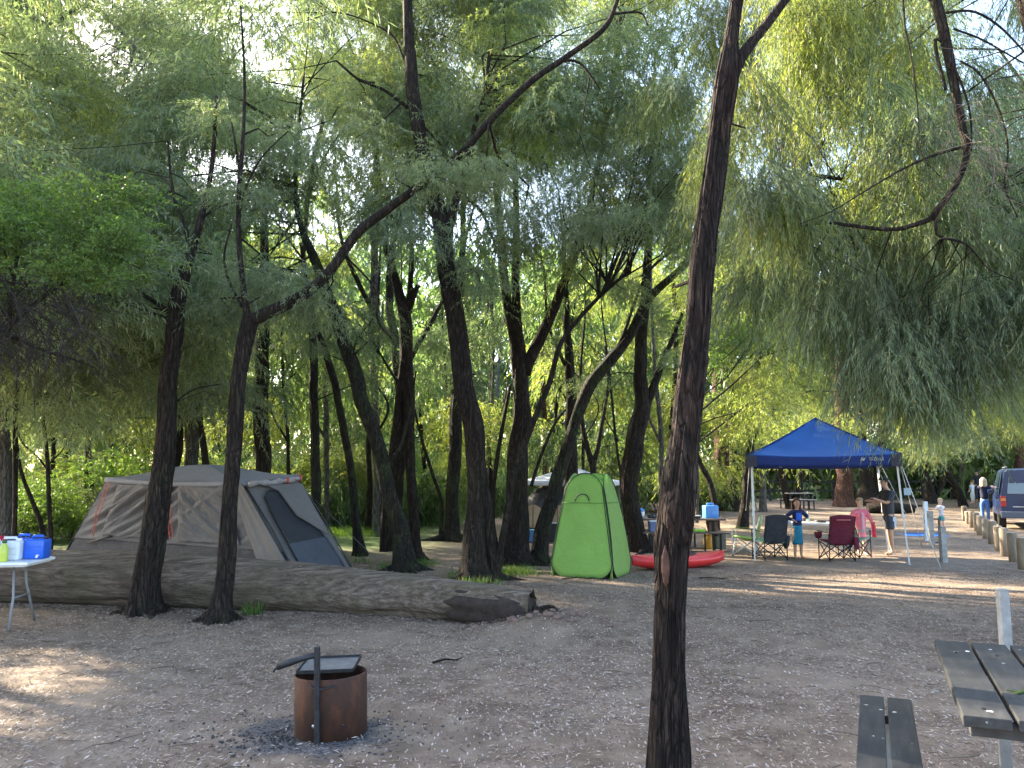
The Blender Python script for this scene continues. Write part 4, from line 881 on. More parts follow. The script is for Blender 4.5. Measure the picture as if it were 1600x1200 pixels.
# ------------------------------------------------------------------ bollards
BOLL = pm('weathered_pine', (.25, .20, .145), .85, .4, 9, .35, 30, sc=(1, 1, .3), dirt=.5)
BL = ((1508, 814, 791, 11), (1513, 819, 799, 9), (1519, 825, 799, 11), (1527, 830, 801, 10), (1532, 836, 806, 10), (1541, 842, 811, 10), (1551, 850, 814, 12), (1562, 861, 822, 12), (1571, 869, 825, 14), (1585, 878, 832, 16), (1600, 890, 840, 20))
WORD = ('nearest, cut by the frame edge', 'second nearest', 'third nearest', 'fourth nearest', 'fifth nearest', 'sixth nearest', 'fifth from the far end', 'fourth from the far end', 'third from the far end', 'second from the far end', 'farthest, left of the woman')
for i, (px, pyb, pyt, w_) in enumerate(BL):
    g = G(px, pyb); h = max(.42, at(px, pyt, g.y).z - g.z); rr = .098 + rnd.uniform(-.006, .008)
    r = thing('bollard', 'round timber bollard in the car park row, ' + WORD[10 - i], 'bollard', g, rnd.random() * 6, 'timber bollards along the car park')
    r.rotation_euler = (rnd.gauss(0, .02), rnd.gauss(0, .02), rnd.random() * 6)
    mb = MB(); mb.lathe((0, 0, 0), [(rr * 1.02, -.1), (rr, h * .5), (rr * .98, h - .02), (rr * .9, h)], 18); mb.build('post_shaft', BOLL, r, True)
    mb = MB(); mb.lathe((0, 0, 0), [(rr * .88, h + .001), (rr * .84, h + .006), (.01, h + .009)], 18); mb.build('cut_top', pm('cut_wood', (.40, .33, .25), .85, .25, 20, .2), r)

# ------------------------------------------------------------------ big grey tent
def fabric(name, col, var=.14, wrinkle=.5, sc=3, trans=0):
    m, t, p = nodes(name); c = coords(t); n = N(t, 'TexNoise', Scale=sc, Detail=5, Distortion=1.2); t.links.new(c, n.inputs[0])
    a = tuple(x * (1 - var) for x in col); b = tuple(min(1, x * (1 + var)) for x in col)
    t.links.new(ramp(t, n.outputs['Fac'], [(.3, a), (.7, b)]), p.inputs['Base Color']); p.inputs['Roughness'].default_value = .7; p.inputs['Specular IOR Level'].default_value = .3
    n2 = N(t, 'TexNoise', Scale=sc * 2.2, Detail=3, Distortion=2.5); t.links.new(c, n2.inputs[0]); bump(t, n2.outputs['Fac'], p, wrinkle, .05)
    if trans:
        tr = N(t, 'BsdfTranslucent'); tr.inputs[0].default_value = (*b, 1); mx = N(t, 'MixShader'); mx.inputs[0].default_value = trans
        t.links.new(p.outputs[0], mx.inputs[1]); t.links.new(tr.outputs[0], mx.inputs[2]); t.links.new(mx.outputs[0], t.nodes['Material Output'].inputs[0])
    return m
def panel(name, mat, root, A, B, C, D, nu=24, nv=18, fold=.03, fdir=(1, 1), seed=0, base=V(0, 0, 0), off=0, freq=5, sub=None, pin=True, belly=0):
    """quad A(bottom left) B(bottom right) C(top right) D(top left), pushed along its normal by folds"""
    A, B, C, D = [V(*q) - base for q in (A, B, C, D)]; nml = ((B - A).cross(D - A)).normalized(); mb = MB()
    def fn(u, v):
        p = A.lerp(B, u).lerp(D.lerp(C, u), v); s = (u * fdir[0] + v * fdir[1])
        e = mnoise.noise((s * freq + seed, (u * fdir[1] - v * fdir[0]) * .8 + 3, seed)) + .5 * mnoise.noise((s * freq * 2.3 + seed, v * 1.5, seed + 7))
        k = min(1, 8 * min(u, 1 - u, v, 1 - v)) if pin else 1
        return p + nml * (off + fold * e * k - belly * 4 * u * (1 - u) * (1 - v) * v * 1.5)
    mb.grid(fn, nu, nv); return mb.build(name, mat, root, True, solid=.004)
FB = fabric('tent_grey', (.122, .112, .110), .12, .45); FBD = fabric('tent_dark_band', (.048, .046, .05), .12, .5); FBR = fabric('tent_roof', (.21, .21, .235), .06, .2); FBI = fabric('tent_beige', (.155, .140, .132), .08, .4)
MESHD = fabric('tent_mesh', (.03, .032, .037), .15, .2); RED = pm('red_tape', (.50, .085, .045), .7, .15, 20, .1); BLK = pm('black_plastic', (.02, .02, .022), .45, .2, 20, 0)
def line3(name, mat, root, pts, w_, base=V(0, 0, 0), seg=5): 
    mb = MB(); mb.tube([V(*p) - base for p in pts], w_, seg); return mb.build(name, mat, root, True)
def big_tent():
    TL_, TRf, TRr, TLr = at(168, 748, 17.3), at(380, 754, 15.0), at(463, 744, 16.1), at(250, 748, 18.6)
    BL_, BRf, BRr = at(98, 870, 17.6), at(466, 900, 14.0), at(552, 893, 15.0)
    for q in (BL_, BRf, BRr): q.z = hz(q.x, q.y) + .0
    BLr = V(-8.6, 20.2, .0); PK = at(318, 724, 16.9)
    base = (BL_ + BRf + BRr + BLr) / 4; base.z = 0
    r = thing('cabin_tent', 'large grey cabin tent with orange-red ladder straps and a dark side door, behind the log', 'tent', base); K = dict(base=base)
    def L(a, b, t): return a.lerp(b, t)
    h = .27
    # long wall: dark band below, grey fabric above
    panel('base_band', FBD, r, BL_, BRf, L(BRf, TRf, h), L(BL_, TL_, h), 60, 8, .03, (1, .2), 1, freq=9, **K)
    panel('wall', FB, r, L(BL_, TL_, h - .015), L(BRf, TRf, h - .015), TRf, TL_, 110, 46, .14, (1, -.55), 2, freq=7, off=.012, **K)
    # window fly with its lower hem
    wa, wb = L(L(BL_, TL_, .31), L(BRf, TRf, .31), .16), L(L(BL_, TL_, .31), L(BRf, TRf, .31), .50); wc, wd_ = L(L(BL_, TL_, .93), L(BRf, TRf, .93), .52), L(L(BL_, TL_, .93), L(BRf, TRf, .93), .13)
    panel('window_fly', FB, r, wa, wb, wc, wd_, 60, 36, .12, (1, -1.0), 5, off=.06, freq=6, **K)
    wa2, wb2 = L(L(BL_, TL_, .30), L(BRf, TRf, .30), .56), L(L(BL_, TL_, .30), L(BRf, TRf, .30), .84); wc2, wd2 = L(L(BL_, TL_, .93), L(BRf, TRf, .93), .88), L(L(BL_, TL_, .93), L(BRf, TRf, .93), .57)
    panel('window_fly', FB, r, wa2, wb2, wc2, wd2, 60, 36, .12, (1, 1.1), 9, off=.055, freq=5, **K)
    # front right corner wing: lighter, sweeping from roof corner to the ground
    w0 = L(BL_, BRf, .885); panel('corner_wing', FBI, r, w0, BRf, TRf, L(TL_, TRf, .93), 14, 30, .03, (1, .1), 12, off=.07, freq=3, **K)
    # door wall
    panel('door_wall', FBI, r, BRf, BRr, TRr, TRf, 30, 30, .03, (1, .3), 14, freq=3, **K)
    n_ = ((BRr - BRf).cross(TRf - BRf)).normalized(); mb = MB(); poly = []
    def dw(u, v, o=.05): return BRf.lerp(BRr, u).lerp(TRf.lerp(TRr, u), v) + n_ * o - base
    for u, v in ((.12, .03), (.82, .03), (.80, .3), (.70, .62), (.58, .80), (.42, .86), (.26, .85), (.17, .8), (.13, .6)): poly.append(dw(u, v))
    mb.slab(poly, n_ * .012); mb.build('door_mesh', MESHD, r)
    mb = MB(); mb.slab([dw(.10, .0, .065), (dw(.86, .0, .065)), dw(.84, .33, .065), dw(.11, .30, .065)], n_ * .01); mb.build('door_sill', fabric('door_grey', (.07, .076, .092), .15, .4), r)
    line3('door_zip', BLK, r, [dw(u, v, .075) for u, v in ((.82, .03), (.80, .3), (.70, .62), (.58, .80), (.42, .865), (.26, .85), (.17, .8), (.13, .6), (.12, .3))], .012)
    mb = MB(); mb.slab([dw(.50, .56, .09), dw(.86, .34, .09), dw(.93, .88, .09), dw(.30, .90, .09), dw(.44, .83, .09)], n_ * .02); mb.build('door_flap', FBI, r)
    # rolled awning and red tape over the door
    rr = [dw(u, .93, .10 + .02 * math.sin(9 * u)) + V(0, 0, .012 * math.sin(14 * u)) for u in [k / 12 * .95 for k in range(13)]]
    mb = MB(); mb.tube(rr, [.05 + .02 * math.sin(k * 2.1) for k in range(13)], 10); mb.build('rolled_awning', fabric('awning_roll', (.36, .33, .32), .2, .6, 9), r, True)
    for k in (1, 4, 9, 12):
        mb = MB(); mb.lathe(rr[k], [(.055, -.03), (.07, 0), (.055, .03)], 10, M=Matrix.Rotation(math.pi / 2, 3, 'Y')); mb.build('awning_tie', RED, r, True)
    # rear corner wing with dark pole
    for a, b in ((BRf, TRf), (BRr, TRr), (BL_, TL_), (BLr, TLr)): line3('pole', pm('pole_black', (.03, .03, .032), .4, .1, 10, 0, .4), r, [a + V(0, 0, .02), a.lerp(b, .5) + n_ * .04, b], .016, base)
    panel('back_wall', FB, r, BRr, BLr, TLr, TRr, 20, 12, .05, (1, .3), 17, **K); panel('end_wall', FB, r, BLr, BL_, TL_, TLr, 16, 12, .05, (1, .3), 19, **K)
    # roof: four triangles with a soft sag, eave lip
    up = V(0, 0, .03); crn = [TL_, TRf, TRr, TLr]
    for k in range(4):
        a, b = crn[k] + up, crn[(k + 1) % 4] + up; mid = (crn[0] + crn[1] + crn[2] + crn[3]) / 4; oa, ob = a + (a - mid) * .02, b + (b - mid) * .02; P_ = PK + V(0, 0, .02); mb = MB()
        def fn(u, v):
            q = oa.lerp(ob, u).lerp(P_, v); return q - base - V(0, 0, .10 * math.sin(math.pi * v) * (1 - v) + .05 * math.sin(math.pi * u) * (1 - v)) + V(0, 0, .006 * mnoise.noise((u * 9, v * 5, k)) + .05 * math.sin(math.pi * v) * v - .05 * v ** 4)
        mb.grid(fn, 24, 12); mb.build('roof_panel', FBR, r, True, solid=.004)
        mb = MB()
        def fe(u, v):
            q = oa.lerp(ob, u); o = (q - mid); o.z = 0; o.normalize(); return q - base + o * (.01 + .03 * math.sin(v * 3)) - V(0, 0, .05 * math.sin(math.pi * u) + v * (.11 + .02 * mnoise.noise((u * 8, k, 2))))
        mb.grid(fe, 24, 3); mb.build('roof_valance', FBR, r, True, solid=.004)
    # ladder straps
    def lw(u, v, o=.20): return BL_.lerp(BRf, u).lerp(TL_.lerp(TRf, u), v) + nf * o - base
    nf = ((BRf - BL_).cross(TL_ - BL_)).normalized()
    for (u0, v0, u1, v1) in ((.145, .30, .10, .93), (.56, .33, .545, .95)):
        s = thing('ladder_strap', None, None); s.parent = r
        A1, B1 = lw(u0, v0), lw(u1, v1); dd = (B1 - A1); side = dd.cross(nf).normalized() * .045
        mb = MB()
        for sg in (-1, 1): mb.tube([A1 + side * sg, A1.lerp(B1, .35) + side * sg + nf * .03, A1.lerp(B1, .7) + side * sg * 1.15 + nf * .01, B1 + side * sg], .0075, 4)
        for k in range(11):
            c0 = A1.lerp(B1, k / 10); mb.bar(c0 - side, c0 + side + dd * .012, .016, .006)
        COL.objects.unlink(s); bpy.data.objects.remove(s); mb.build('ladder_strap', RED, r)
    for (u, v) in ((.20, .10), (.28, .12)):
        mb = MB(); mb.box(lw(u, v, .04), (.09, .02, .02), -.3); mb.build('tape_loop', RED, r)
    line3('storm_strap', BLK, r, [lw(.10, .20, .06), lw(.16, .26, .06), lw(.22, .31, .05)], .016)
    for a, b in ((BL_, V(-.9, -.3, 0)), (BRr, V(.7, -.2, 0))):
        g = a + b; g.z = hz(g.x, g.y); line3('guy_rope', pm('rope_dark', (.10, .10, .10), .8, .1, 10, 0), r, [a.lerp(TL_ if a is BL_ else TRr, .85), g], .005, base)
big_tent()

# ------------------------------------------------------------------ left folding table with containers
def jerry(name, label, loc, rz, size, mat, capmat, tapmat=None, scale=1):
    r = thing(name, label, 'water container', loc, rz); w_, d, h = size; mb = MB(); mb.box((0, 0, h * .43), (w_, d, h * .86)); mb.build('tank', mat, r, True, bevel=.022)
    mb = MB(); mb.tube([(-w_ * .28, 0, h * .84), (-w_ * .24, 0, h * .985), (w_ * .24, 0, h * .985), (w_ * .28, 0, h * .84)], [.016, .017, .017, .016], 8); mb.build('handle', mat, r, True)
    mb = MB(); mb.lathe((w_ * .38, 0, h * .86), [(.028, 0), (.028, .022), (.02, .026)], 14); mb.build('cap', capmat, r, True)
    for z in (.3, .55): 
        mb = MB(); mb.box((0, -d / 2 - .001, h * z), (w_ * .8, .008, .012)); mb.build('rib', mat, r, bevel=.003)
    if tapmat:
        mb = MB(); mb.tube([(w_ * .28, -d / 2, .045), (w_ * .28, -d / 2 - .04, .045), (w_ * .28, -d / 2 - .05, .02)], .013, 8); mb.build('tap', tapmat, r, True)
    return r
PLW = pm('white_plastic', (.78, .79, .80), .4, .05, 6, .03); BLU = pm('blue_plastic', (.02, .12, .62), .35, .12, 5, .03); PLC = pm('milky_plastic', (.66, .70, .74), .35, .08, 6, .03)
LIMB = pm('leg_grey', (.20, .20, .21), .5, .1, 10, 0, .5)
def left_table():
    c = V(-6.35, 9.35, 0); g = hz(c.x, c.y); a = R(8); c.z = g
    r = thing('folding_table', 'white plastic folding table loaded with containers at the left edge', 'folding table', c, a); Lx, Ly, H = 1.80, .76, .73
    mb = MB(); mb.box((0, 0, H), (Lx, Ly, .038)); mb.build('tabletop', PLW, r, bevel=.016)
    mb = MB(); mb.box((0, 0, H - .026), (Lx - .08, Ly - .08, .016)); mb.build('rim', PLW, r)
    for sx in (-1, 1):
        for sy in (-1, 1):
            mb = MB(); x = sx * .66; mb.tube([(x, sy * .14, H - .03), (x + sx * .02, sy * .16, .46), (x + sx * .04, sy * .19, .34), (x + sx * .07, sy * .33, .0)], .0145, 8); mb.build('leg', LIMB, r, True)
        mb = MB(); mb.tube([(sx * .70, -.19, .34), (sx * .70, .19, .34)], .012, 8); mb.build('crossbar', LIMB, r, True)
    M = Matrix.Rotation(a, 3, 'Z'); 
    def on(x, y): q = M @ V(x + .12, y, 0) + c; return V(q.x, q.y, g + H + .02)
    jerry('water_container', 'tall bright blue water container at the right end of the white table', on(.68, .10), a, (.22, .24, .265), BLU, BLK, PLW)
    jerry('water_container', 'second blue water container behind the milky one on the white table', on(.47, .24), a, (.22, .2, .27), BLU, BLK)
    jerry('water_container', 'milky white water container in the middle of the white table', on(.44, -.04), a, (.26, .16, .255), PLC, PLW)
    def bottle(label, p, rr, h, mat, cap, name='bottle'):
        b = thing(name, label, 'bottle', p); mb = MB(); mb.lathe((0, 0, 0), [(rr * .9, 0), (rr, .01), (rr, h * .68), (rr * .45, h * .84), (rr * .42, h * .9)], 16); mb.build('body', mat, b, True)
        mb = MB(); mb.lathe((0, 0, 0), [(rr * .55, h * .88), (rr * .55, h), (rr * .4, h * 1.02)], 12); mb.build('cap', cap, b, True); return b
    GRN = pm('green_cap', (.02, .10, .04), .4, .1, 8, 0)
    bottle('yellow-green squeeze bottle with a dark cap in front of the milky container', on(.47, -.25), .045, .235, pm('yellow_green', (.50, .58, .08), .35, .06, 8, 0), GRN)
    bottle('white bottle standing left of the yellow-green one', on(.39, -.22), .045, .24, PLW, PLW)
    bottle('dark blue bottle under a red bag top on the white table', on(.32, -.20), .05, .22, pm('navy_plastic', (.03, .07, .14), .4, .1, 8, 0), pm('red_cap', (.50, .02, .04), .5, .1, 8, 0))
    bottle('orange-yellow bottle at the very left frame edge on the table', on(.24, -.20), .05, .23, pm('orange_label', (.80, .42, .06), .4, .1, 8, 0), GRN)
    b = thing('bag', 'dark blue bag lying behind the containers on the white table', 'bag', on(.28, .20), a); mb = MB(); mb.lathe((0, 0, 0), [(.10, 0), (.17, .05), (.18, .14), (.13, .22), (.03, .245)], 16, 1.35, .7); mb.build('sack', fabric('navy_cloth', (.02, .03, .16), .2, .6, 8), b, True); mb = MB(); mb.tube([(-.08, 0, .22), (-.03, 0, .29), (.05, 0, .29), (.09, 0, .22)], .01, 6); mb.build('strap', BLK, b, True)
    b = thing('bag', 'crumpled red bag between the bottles on the white table', 'bag', on(.30, -.02), a); mb = MB(); mb.lathe((0, 0, 0), [(.07, 0), (.10, .06), (.10, .2), (.07, .26), (.02, .28)], 12, 1.1, .8); mb.build('sack', fabric('red_cloth', (.45, .02, .05), .2, .8, 9), b, True)
left_table()

# ------------------------------------------------------------------ green pop-up tent
def green_tent():
    base = G(929, 903); base = V(base.x, base.y + .5, hz(base.x, base.y)); a = R(-24)
    r = thing('shower_tent', 'bright green pop-up shower tent with black hoop edging and a zipped door', 'tent', base, a)
    GR = fabric('green_nylon', (.27, .48, .105), .06, .3, 3.2, .25); EDGE = pm('black_edging', (.015, .02, .015), .6, .1, 10, 0); H = 1.83; W = .575
    GR2 = fabric('green_nylon_dark', (.29, .46, .12), .06, .3, 4, .35)
    def hoop(u):  # closed outline of one panel in its own plane: rounded bottom corners, narrow arched top
        P = []
        def prof(v): return W * (1 - .50 * v ** 1.15)
        rc = .26
        for k in range(7): q = math.pi * (1 + .5 * k / 6); P.append((-W + .02 + rc + rc * math.cos(q), rc + rc * math.sin(q)))
        for k in range(7): q = math.pi * (1.5 + .5 * k / 6); P.append((W - .02 - rc + rc * math.cos(q), rc + rc * math.sin(q)))
        for k in range(1, 9): v = .14 + .64 * k / 9; P.append((prof(v), v * H))
        rt = prof(.80)
        for k in range(13): q = math.pi * k / 12; P.append((rt * math.cos(q), .80 * H + math.sin(q) * .2 * H))
        for k in range(8, 0, -1): v = .14 + .64 * k / 9; P.append((-prof(v), v * H))
        return P
    P = hoop(0); tilt = .285
    def place(x, z, M, o=0): # panel plane leans inwards towards the top
        v = z / H; bulge = .035 * math.sin(math.pi * min(1, v))
        return M @ V(x, -(W - tilt * v ** 1.1 * 1.0) - bulge - o, z * .985)
    for s in range(4):
        M = Matrix.Rotation(s * math.pi / 2, 3, 'Z'); mb = MB(); n = len(P); cz = .45 * H
        rings = [0, .12, .24, .36, .48, .6, .7, .8, .9, 1.0]; vs_ = []
        for q in rings[1:]:
            for (x, z) in P:
                X, Z = x * q, cz + (z - cz) * q; wr = (.022 * mnoise.noise((X * 2.2 + s, Z * 1.6, s)) + .012 * mnoise.noise((X * 7 + Z * 4, Z * 2, s * 3))) * (q < .99)
                vs_.append(place(X, Z, M, wr))
        fs = []
        for i in range(len(rings) - 2):
            for k in range(n): k2 = (k + 1) % n; fs.append((i * n + k, i * n + k2, (i + 1) * n + k2, (i + 1) * n + k))
        vs_.append(place(0, cz, M, .022 * mnoise.noise((s, cz * 1.6, s)) + .012 * mnoise.noise((cz * 4, cz * 2, s * 3)))); c_ = len(vs_) - 1
        for k in range(n): fs.append((c_, (k + 1) % n, k))
        mb.add(vs_, fs); mb.build('side_panel', GR if s % 2 == 0 else GR2, r, True, solid=.003)
        mb = MB(); mb.tube([place(x, z, M, .008) for x, z in P] + [place(*P[0], M, .008)], .0075, 6, cap=False); mb.build('hoop', EDGE, r, True)
        # corner gore between this panel and the next
        M2 = Matrix.Rotation((s + 1) * math.pi / 2, 3, 'Z'); mb = MB(); rt = []; lf = []
        for v in [0, .06, .14, .25, .4, .55, .7, .8, .88]:
            xx = W * (1 - .50 * v ** 1.15) * (1 if v > .13 else 1 - .10 * (1 - v / .14)); rt.append(place(xx - .012, v * H, M, -.02)); lf.append(place(-xx + .012, v * H, M2, -.02))
        nn = len(rt); cor = [(a_ + b_) / 2 + (V((a_ + b_).x, (a_ + b_).y, 0).normalized() * .04 * (1 - i / nn)) for i, (a_, b_) in enumerate(zip(rt, lf))]
        mb.add(rt + cor + lf, [(i, nn + i, nn + i + 1, i + 1) for i in range(nn - 1)] + [(nn + i, 2 * nn + i, 2 * nn + i + 1, nn + i + 1) for i in range(nn - 1)]); mb.build('corner_gore', GR2, r, True, solid=.003)
    mb = MB(); rt = W * .54; mb.lathe((0, 0, .80 * H), [(rt + .01, 0), (rt + .01, .05), (rt * .8, .16), (rt * .4, .26), (.01, .29)], 20); mb.build('top_cloth', GR, r, True)
    M = Matrix.Rotation(0, 3, 'Z')
    line3('window_zip', EDGE, r, [place(.13 * math.cos(q) - .02, 1.33 + .13 * math.sin(q), M, .035) for q in [math.pi * k / 10 for k in range(11)]], .010)
    for s in (0, 1):
        M = Matrix.Rotation(s * math.pi / 2, 3, 'Z'); xw = W * (1 - .5 * (1.30 / H) ** 1.15); line3('cross_seam', pm('green_seam', (.06, .20, .02), .7, .1, 9, 0), r, [place(x, 1.30, M, .03) for x in (-xw + .01, -.2, 0, .2, xw - .01)], .006)
green_tent()

# ------------------------------------------------------------------ red kayak
def kayak():
    c = (at(1062, 885, 15.6)); c.z = hz(c.x, c.y); r = thing('kayak', 'small red sit-on kayak lying on the ground behind the near trunk', 'kayak', c, R(28))
    REDK = pm('red_hull', (.62, .035, .035), .38, .12, 4, .04); L = 1.12; mb = MB()
    def sec(u, v):
        x = (u * 2 - 1) * L; w_ = .33 * (1 - abs(u * 2 - 1) ** 2.6) ** .8 + .012; rise = .03 * abs(u * 2 - 1) ** 2.2; q = math.pi * 2 * v
        y = w_ * math.cos(q); z = math.sin(q); z = (.10 * z if z > 0 else .17 * z * (1 - .5 * abs(u * 2 - 1) ** 3)); return V(x, y, .155 + rise + z)
    mb.grid(sec, 36, 24); mb.build('hull', REDK, r, True)
    mb = MB()
    mb.lathe((-.05, 0, .240), [(.24, 0), (.23, .025), (.19, .024), (.17, .006), (.01, .004)], 24, 1.9, .85); mb.build('cockpit', pm('kayak_dark', (.03, .02, .035), .6, .2, 8, 0), r, True)
    mb = MB(); mb.box((-.28, 0, .36), (.05, .36, .20), M=Matrix.Rotation(-.25, 3, 'Y')); mb.build('seat_back', pm('kayak_dark', (.03, .02, .035), .6, .2, 8, 0), r, bevel=.02)
    mb = MB(); mb.tube([(.15, -.2, .30), (.3, 0, .325), (.4, .2, .31)], .012, 6); mb.build('strap', BLK, r, True)
    for s in (-1, 1):
        mb = MB(); mb.tube([(s * 1.0, -.05, .25), (s * 1.03, 0, .29), (s * 1.0, .05, .25)], .01, 6); mb.build('carry_handle', BLK, r, True)
kayak()
# ------------------------------------------------------------------ camp kitchen table behind the kayak
TIM = pm('old_timber', (.13, .105, .095), .85, .3, 14, .3, 30, sc=(.3, 1, 1)); TIMP = pm('pale_timber', (.36, .31, .28), .8, .25, 14, .2)
def ptable(name, label, c, rz, L, n=4, mat=None, H=.75, bench=True, W=.72):
    mat = mat or TIM; r = thing(name, label, 'picnic table', c, rz); pw = W / n
    for k in range(n):
        mb = MB(); mb.box((0, -W / 2 + pw * (k + .5), H - .02), (L, pw - .012, .04)); mb.build('plank', mat, r, bevel=.004)
    for s in (-1, 1):
        for q in (-1, 1):
            mb = MB(); mb.box((s * L * .36, q * W * .32, (H - .04) / 2), (.06, .06, H - .04)); mb.build('leg', STEEL, r)
            if bench:
                mb = MB(); mb.box((s * L * .40, q * (W / 2 + .28), .21), (.045, .045, .42)); mb.build('leg', STEEL, r)
                mb = MB(); mb.box((s * L * .22, q * (W / 2 + .28), .21), (.04, .04, .42)); mb.build('leg', STEEL, r)
        if bench:
            mb = MB(); mb.box((s * L * .36, 0, .38), (.04, W + .7, .04)); mb.build('bench_rail', STEEL, r)
            for k in range(2):
                mb = MB(); mb.box((0, s * (W / 2 + .20 + k * .14), .44), (L, .128, .036)); mb.build('seat_plank', mat, r, bevel=.004)
    return r
c = at(1064, 830, 19.9); c.z = hz(c.x, c.y); KT = c
ptable('picnic_table', 'dark picnic table with benches crowded with camp kitchen things, behind the kayak', c, R(-2), 2.05)
H0 = c.z + .752
def kpos(px, dy=0, z=None): p = at(px, 800, c.y + dy); return V(p.x, c.y + dy, H0 if z is None else z)
def boxthing(name, label, cat, p, size, mat, rz=0, lid=None, handle=None, bev=.02):
    r = thing(name, label, cat, p, rz); mb = MB(); mb.box((0, 0, size[2] / 2), size); mb.build('body', mat, r, bevel=bev)
    if lid: mb = MB(); mb.box((0, 0, size[2] + .012), (size[0] + .01, size[1] + .01, .024)); mb.build('lid', lid, r, bevel=.006)
    if handle: mb = MB(); mb.tube([(-size[0] * .3, 0, size[2]), (-size[0] * .25, 0, size[2] + .06), (size[0] * .25, 0, size[2] + .06), (size[0] * .3, 0, size[2])], .012, 6); mb.build('handle', handle, r, True)
    return r
LBL = pm('sky_blue_plastic', (.10, .33, .85), .35, .1, 6, 0)
jerry('water_container', 'light blue water container standing on the dark kitchen table', kpos(1110), .1, (.33, .28, .36), LBL, BLK)
r = boxthing('camp_stove', 'black two-burner camp stove on the dark kitchen table', 'stove', kpos(1027, .1), (.46, .32, .10), BLK, 0, None)
for s in (-1, 1):
    mb = MB(); mb.lathe((s * .1, -.162, .055), [(.001, 0), (.02, 0), (.02, .02), (.001, .022)], 10, M=Matrix.Rotation(math.pi / 2, 3, 'X')); mb.build('knob', GALV, r, True)
    mb = MB(); mb.lathe((s * .11, 0, .10), [(.08, 0), (.085, .012), (.06, .016)], 14); mb.build('burner', STEEL, r)
boxthing('food_tray', 'low dark tray beside the light blue container', 'tray', kpos(1086, -.1), (.22, .25, .05), BLK, 0, pm('grey_lid', (.45, .45, .47), .5, .1, 8, 0))
b = thing('water_dispenser', 'small white and blue dispenser at the left end of the kitchen table', 'dispenser', kpos(1001, .1)); mb = MB(); mb.lathe((0, 0, 0), [(.09, 0), (.10, .05), (.10, .16)], 14); mb.build('bowl', PLC, b, True); mb = MB(); mb.lathe((0, 0, .16), [(.10, 0), (.09, .05), (.02, .08)], 14); mb.build('lid', LBL, b, True)
sz = c.z + .46
boxthing('storage_tub', 'blue tub on the kitchen table bench', 'tub', V(kpos(1013).x, c.y - .62, sz), (.17, .18, .24), pm('slate_blue', (.10, .16, .34), .5, .1, 8, 0), 0, PLC)
boxthing('storage_tub', 'clear white wide tub on the kitchen table bench', 'tub', V(kpos(1034).x, c.y - .60, sz), (.32, .2, .25), PLC, 0, PLW)
boxthing('folded_towel', 'lime green towel folded on the bench behind the near trunk', 'towel', V(kpos(1083).x, c.y - .60, sz), (.26, .2, .06), pm('lime_cloth', (.30, .60, .06), .9, .1, 9, .3), 0)
boxthing('esky', 'brown box stored under the top of the kitchen table', 'box', V(kpos(1113).x, c.y + .1, c.z + .43), (.22, .3, .26), pm('brown_box', (.16, .10, .07), .8, .2, 9, .1), 0)
g = G(1107, 858); b = thing('gas_bottle', 'yellow-orange gas bottle on the ground by the kitchen table', 'gas bottle', g); YEL = pm('yellow_paint', (.55, .30, .02), .5, .15, 8, .05)
mb = MB(); mb.lathe((0, 0, 0), [(.10, 0), (.115, .03), (.115, .24), (.08, .30), (.03, .32)], 18); mb.build('tank', YEL, b, True); mb = MB(); mb.lathe((0, 0, .31), [(.065, 0), (.065, .07), (.05, .075)], 12); mb.build('collar', YEL, b, True)
boxthing('bin', 'grey-green square bin standing beside the gas bottle', 'bin', G(1124, 857), (.27, .27, .40), pm('grey_green', (.14, .15, .12), .7, .15, 8, .1), .1, BLK)

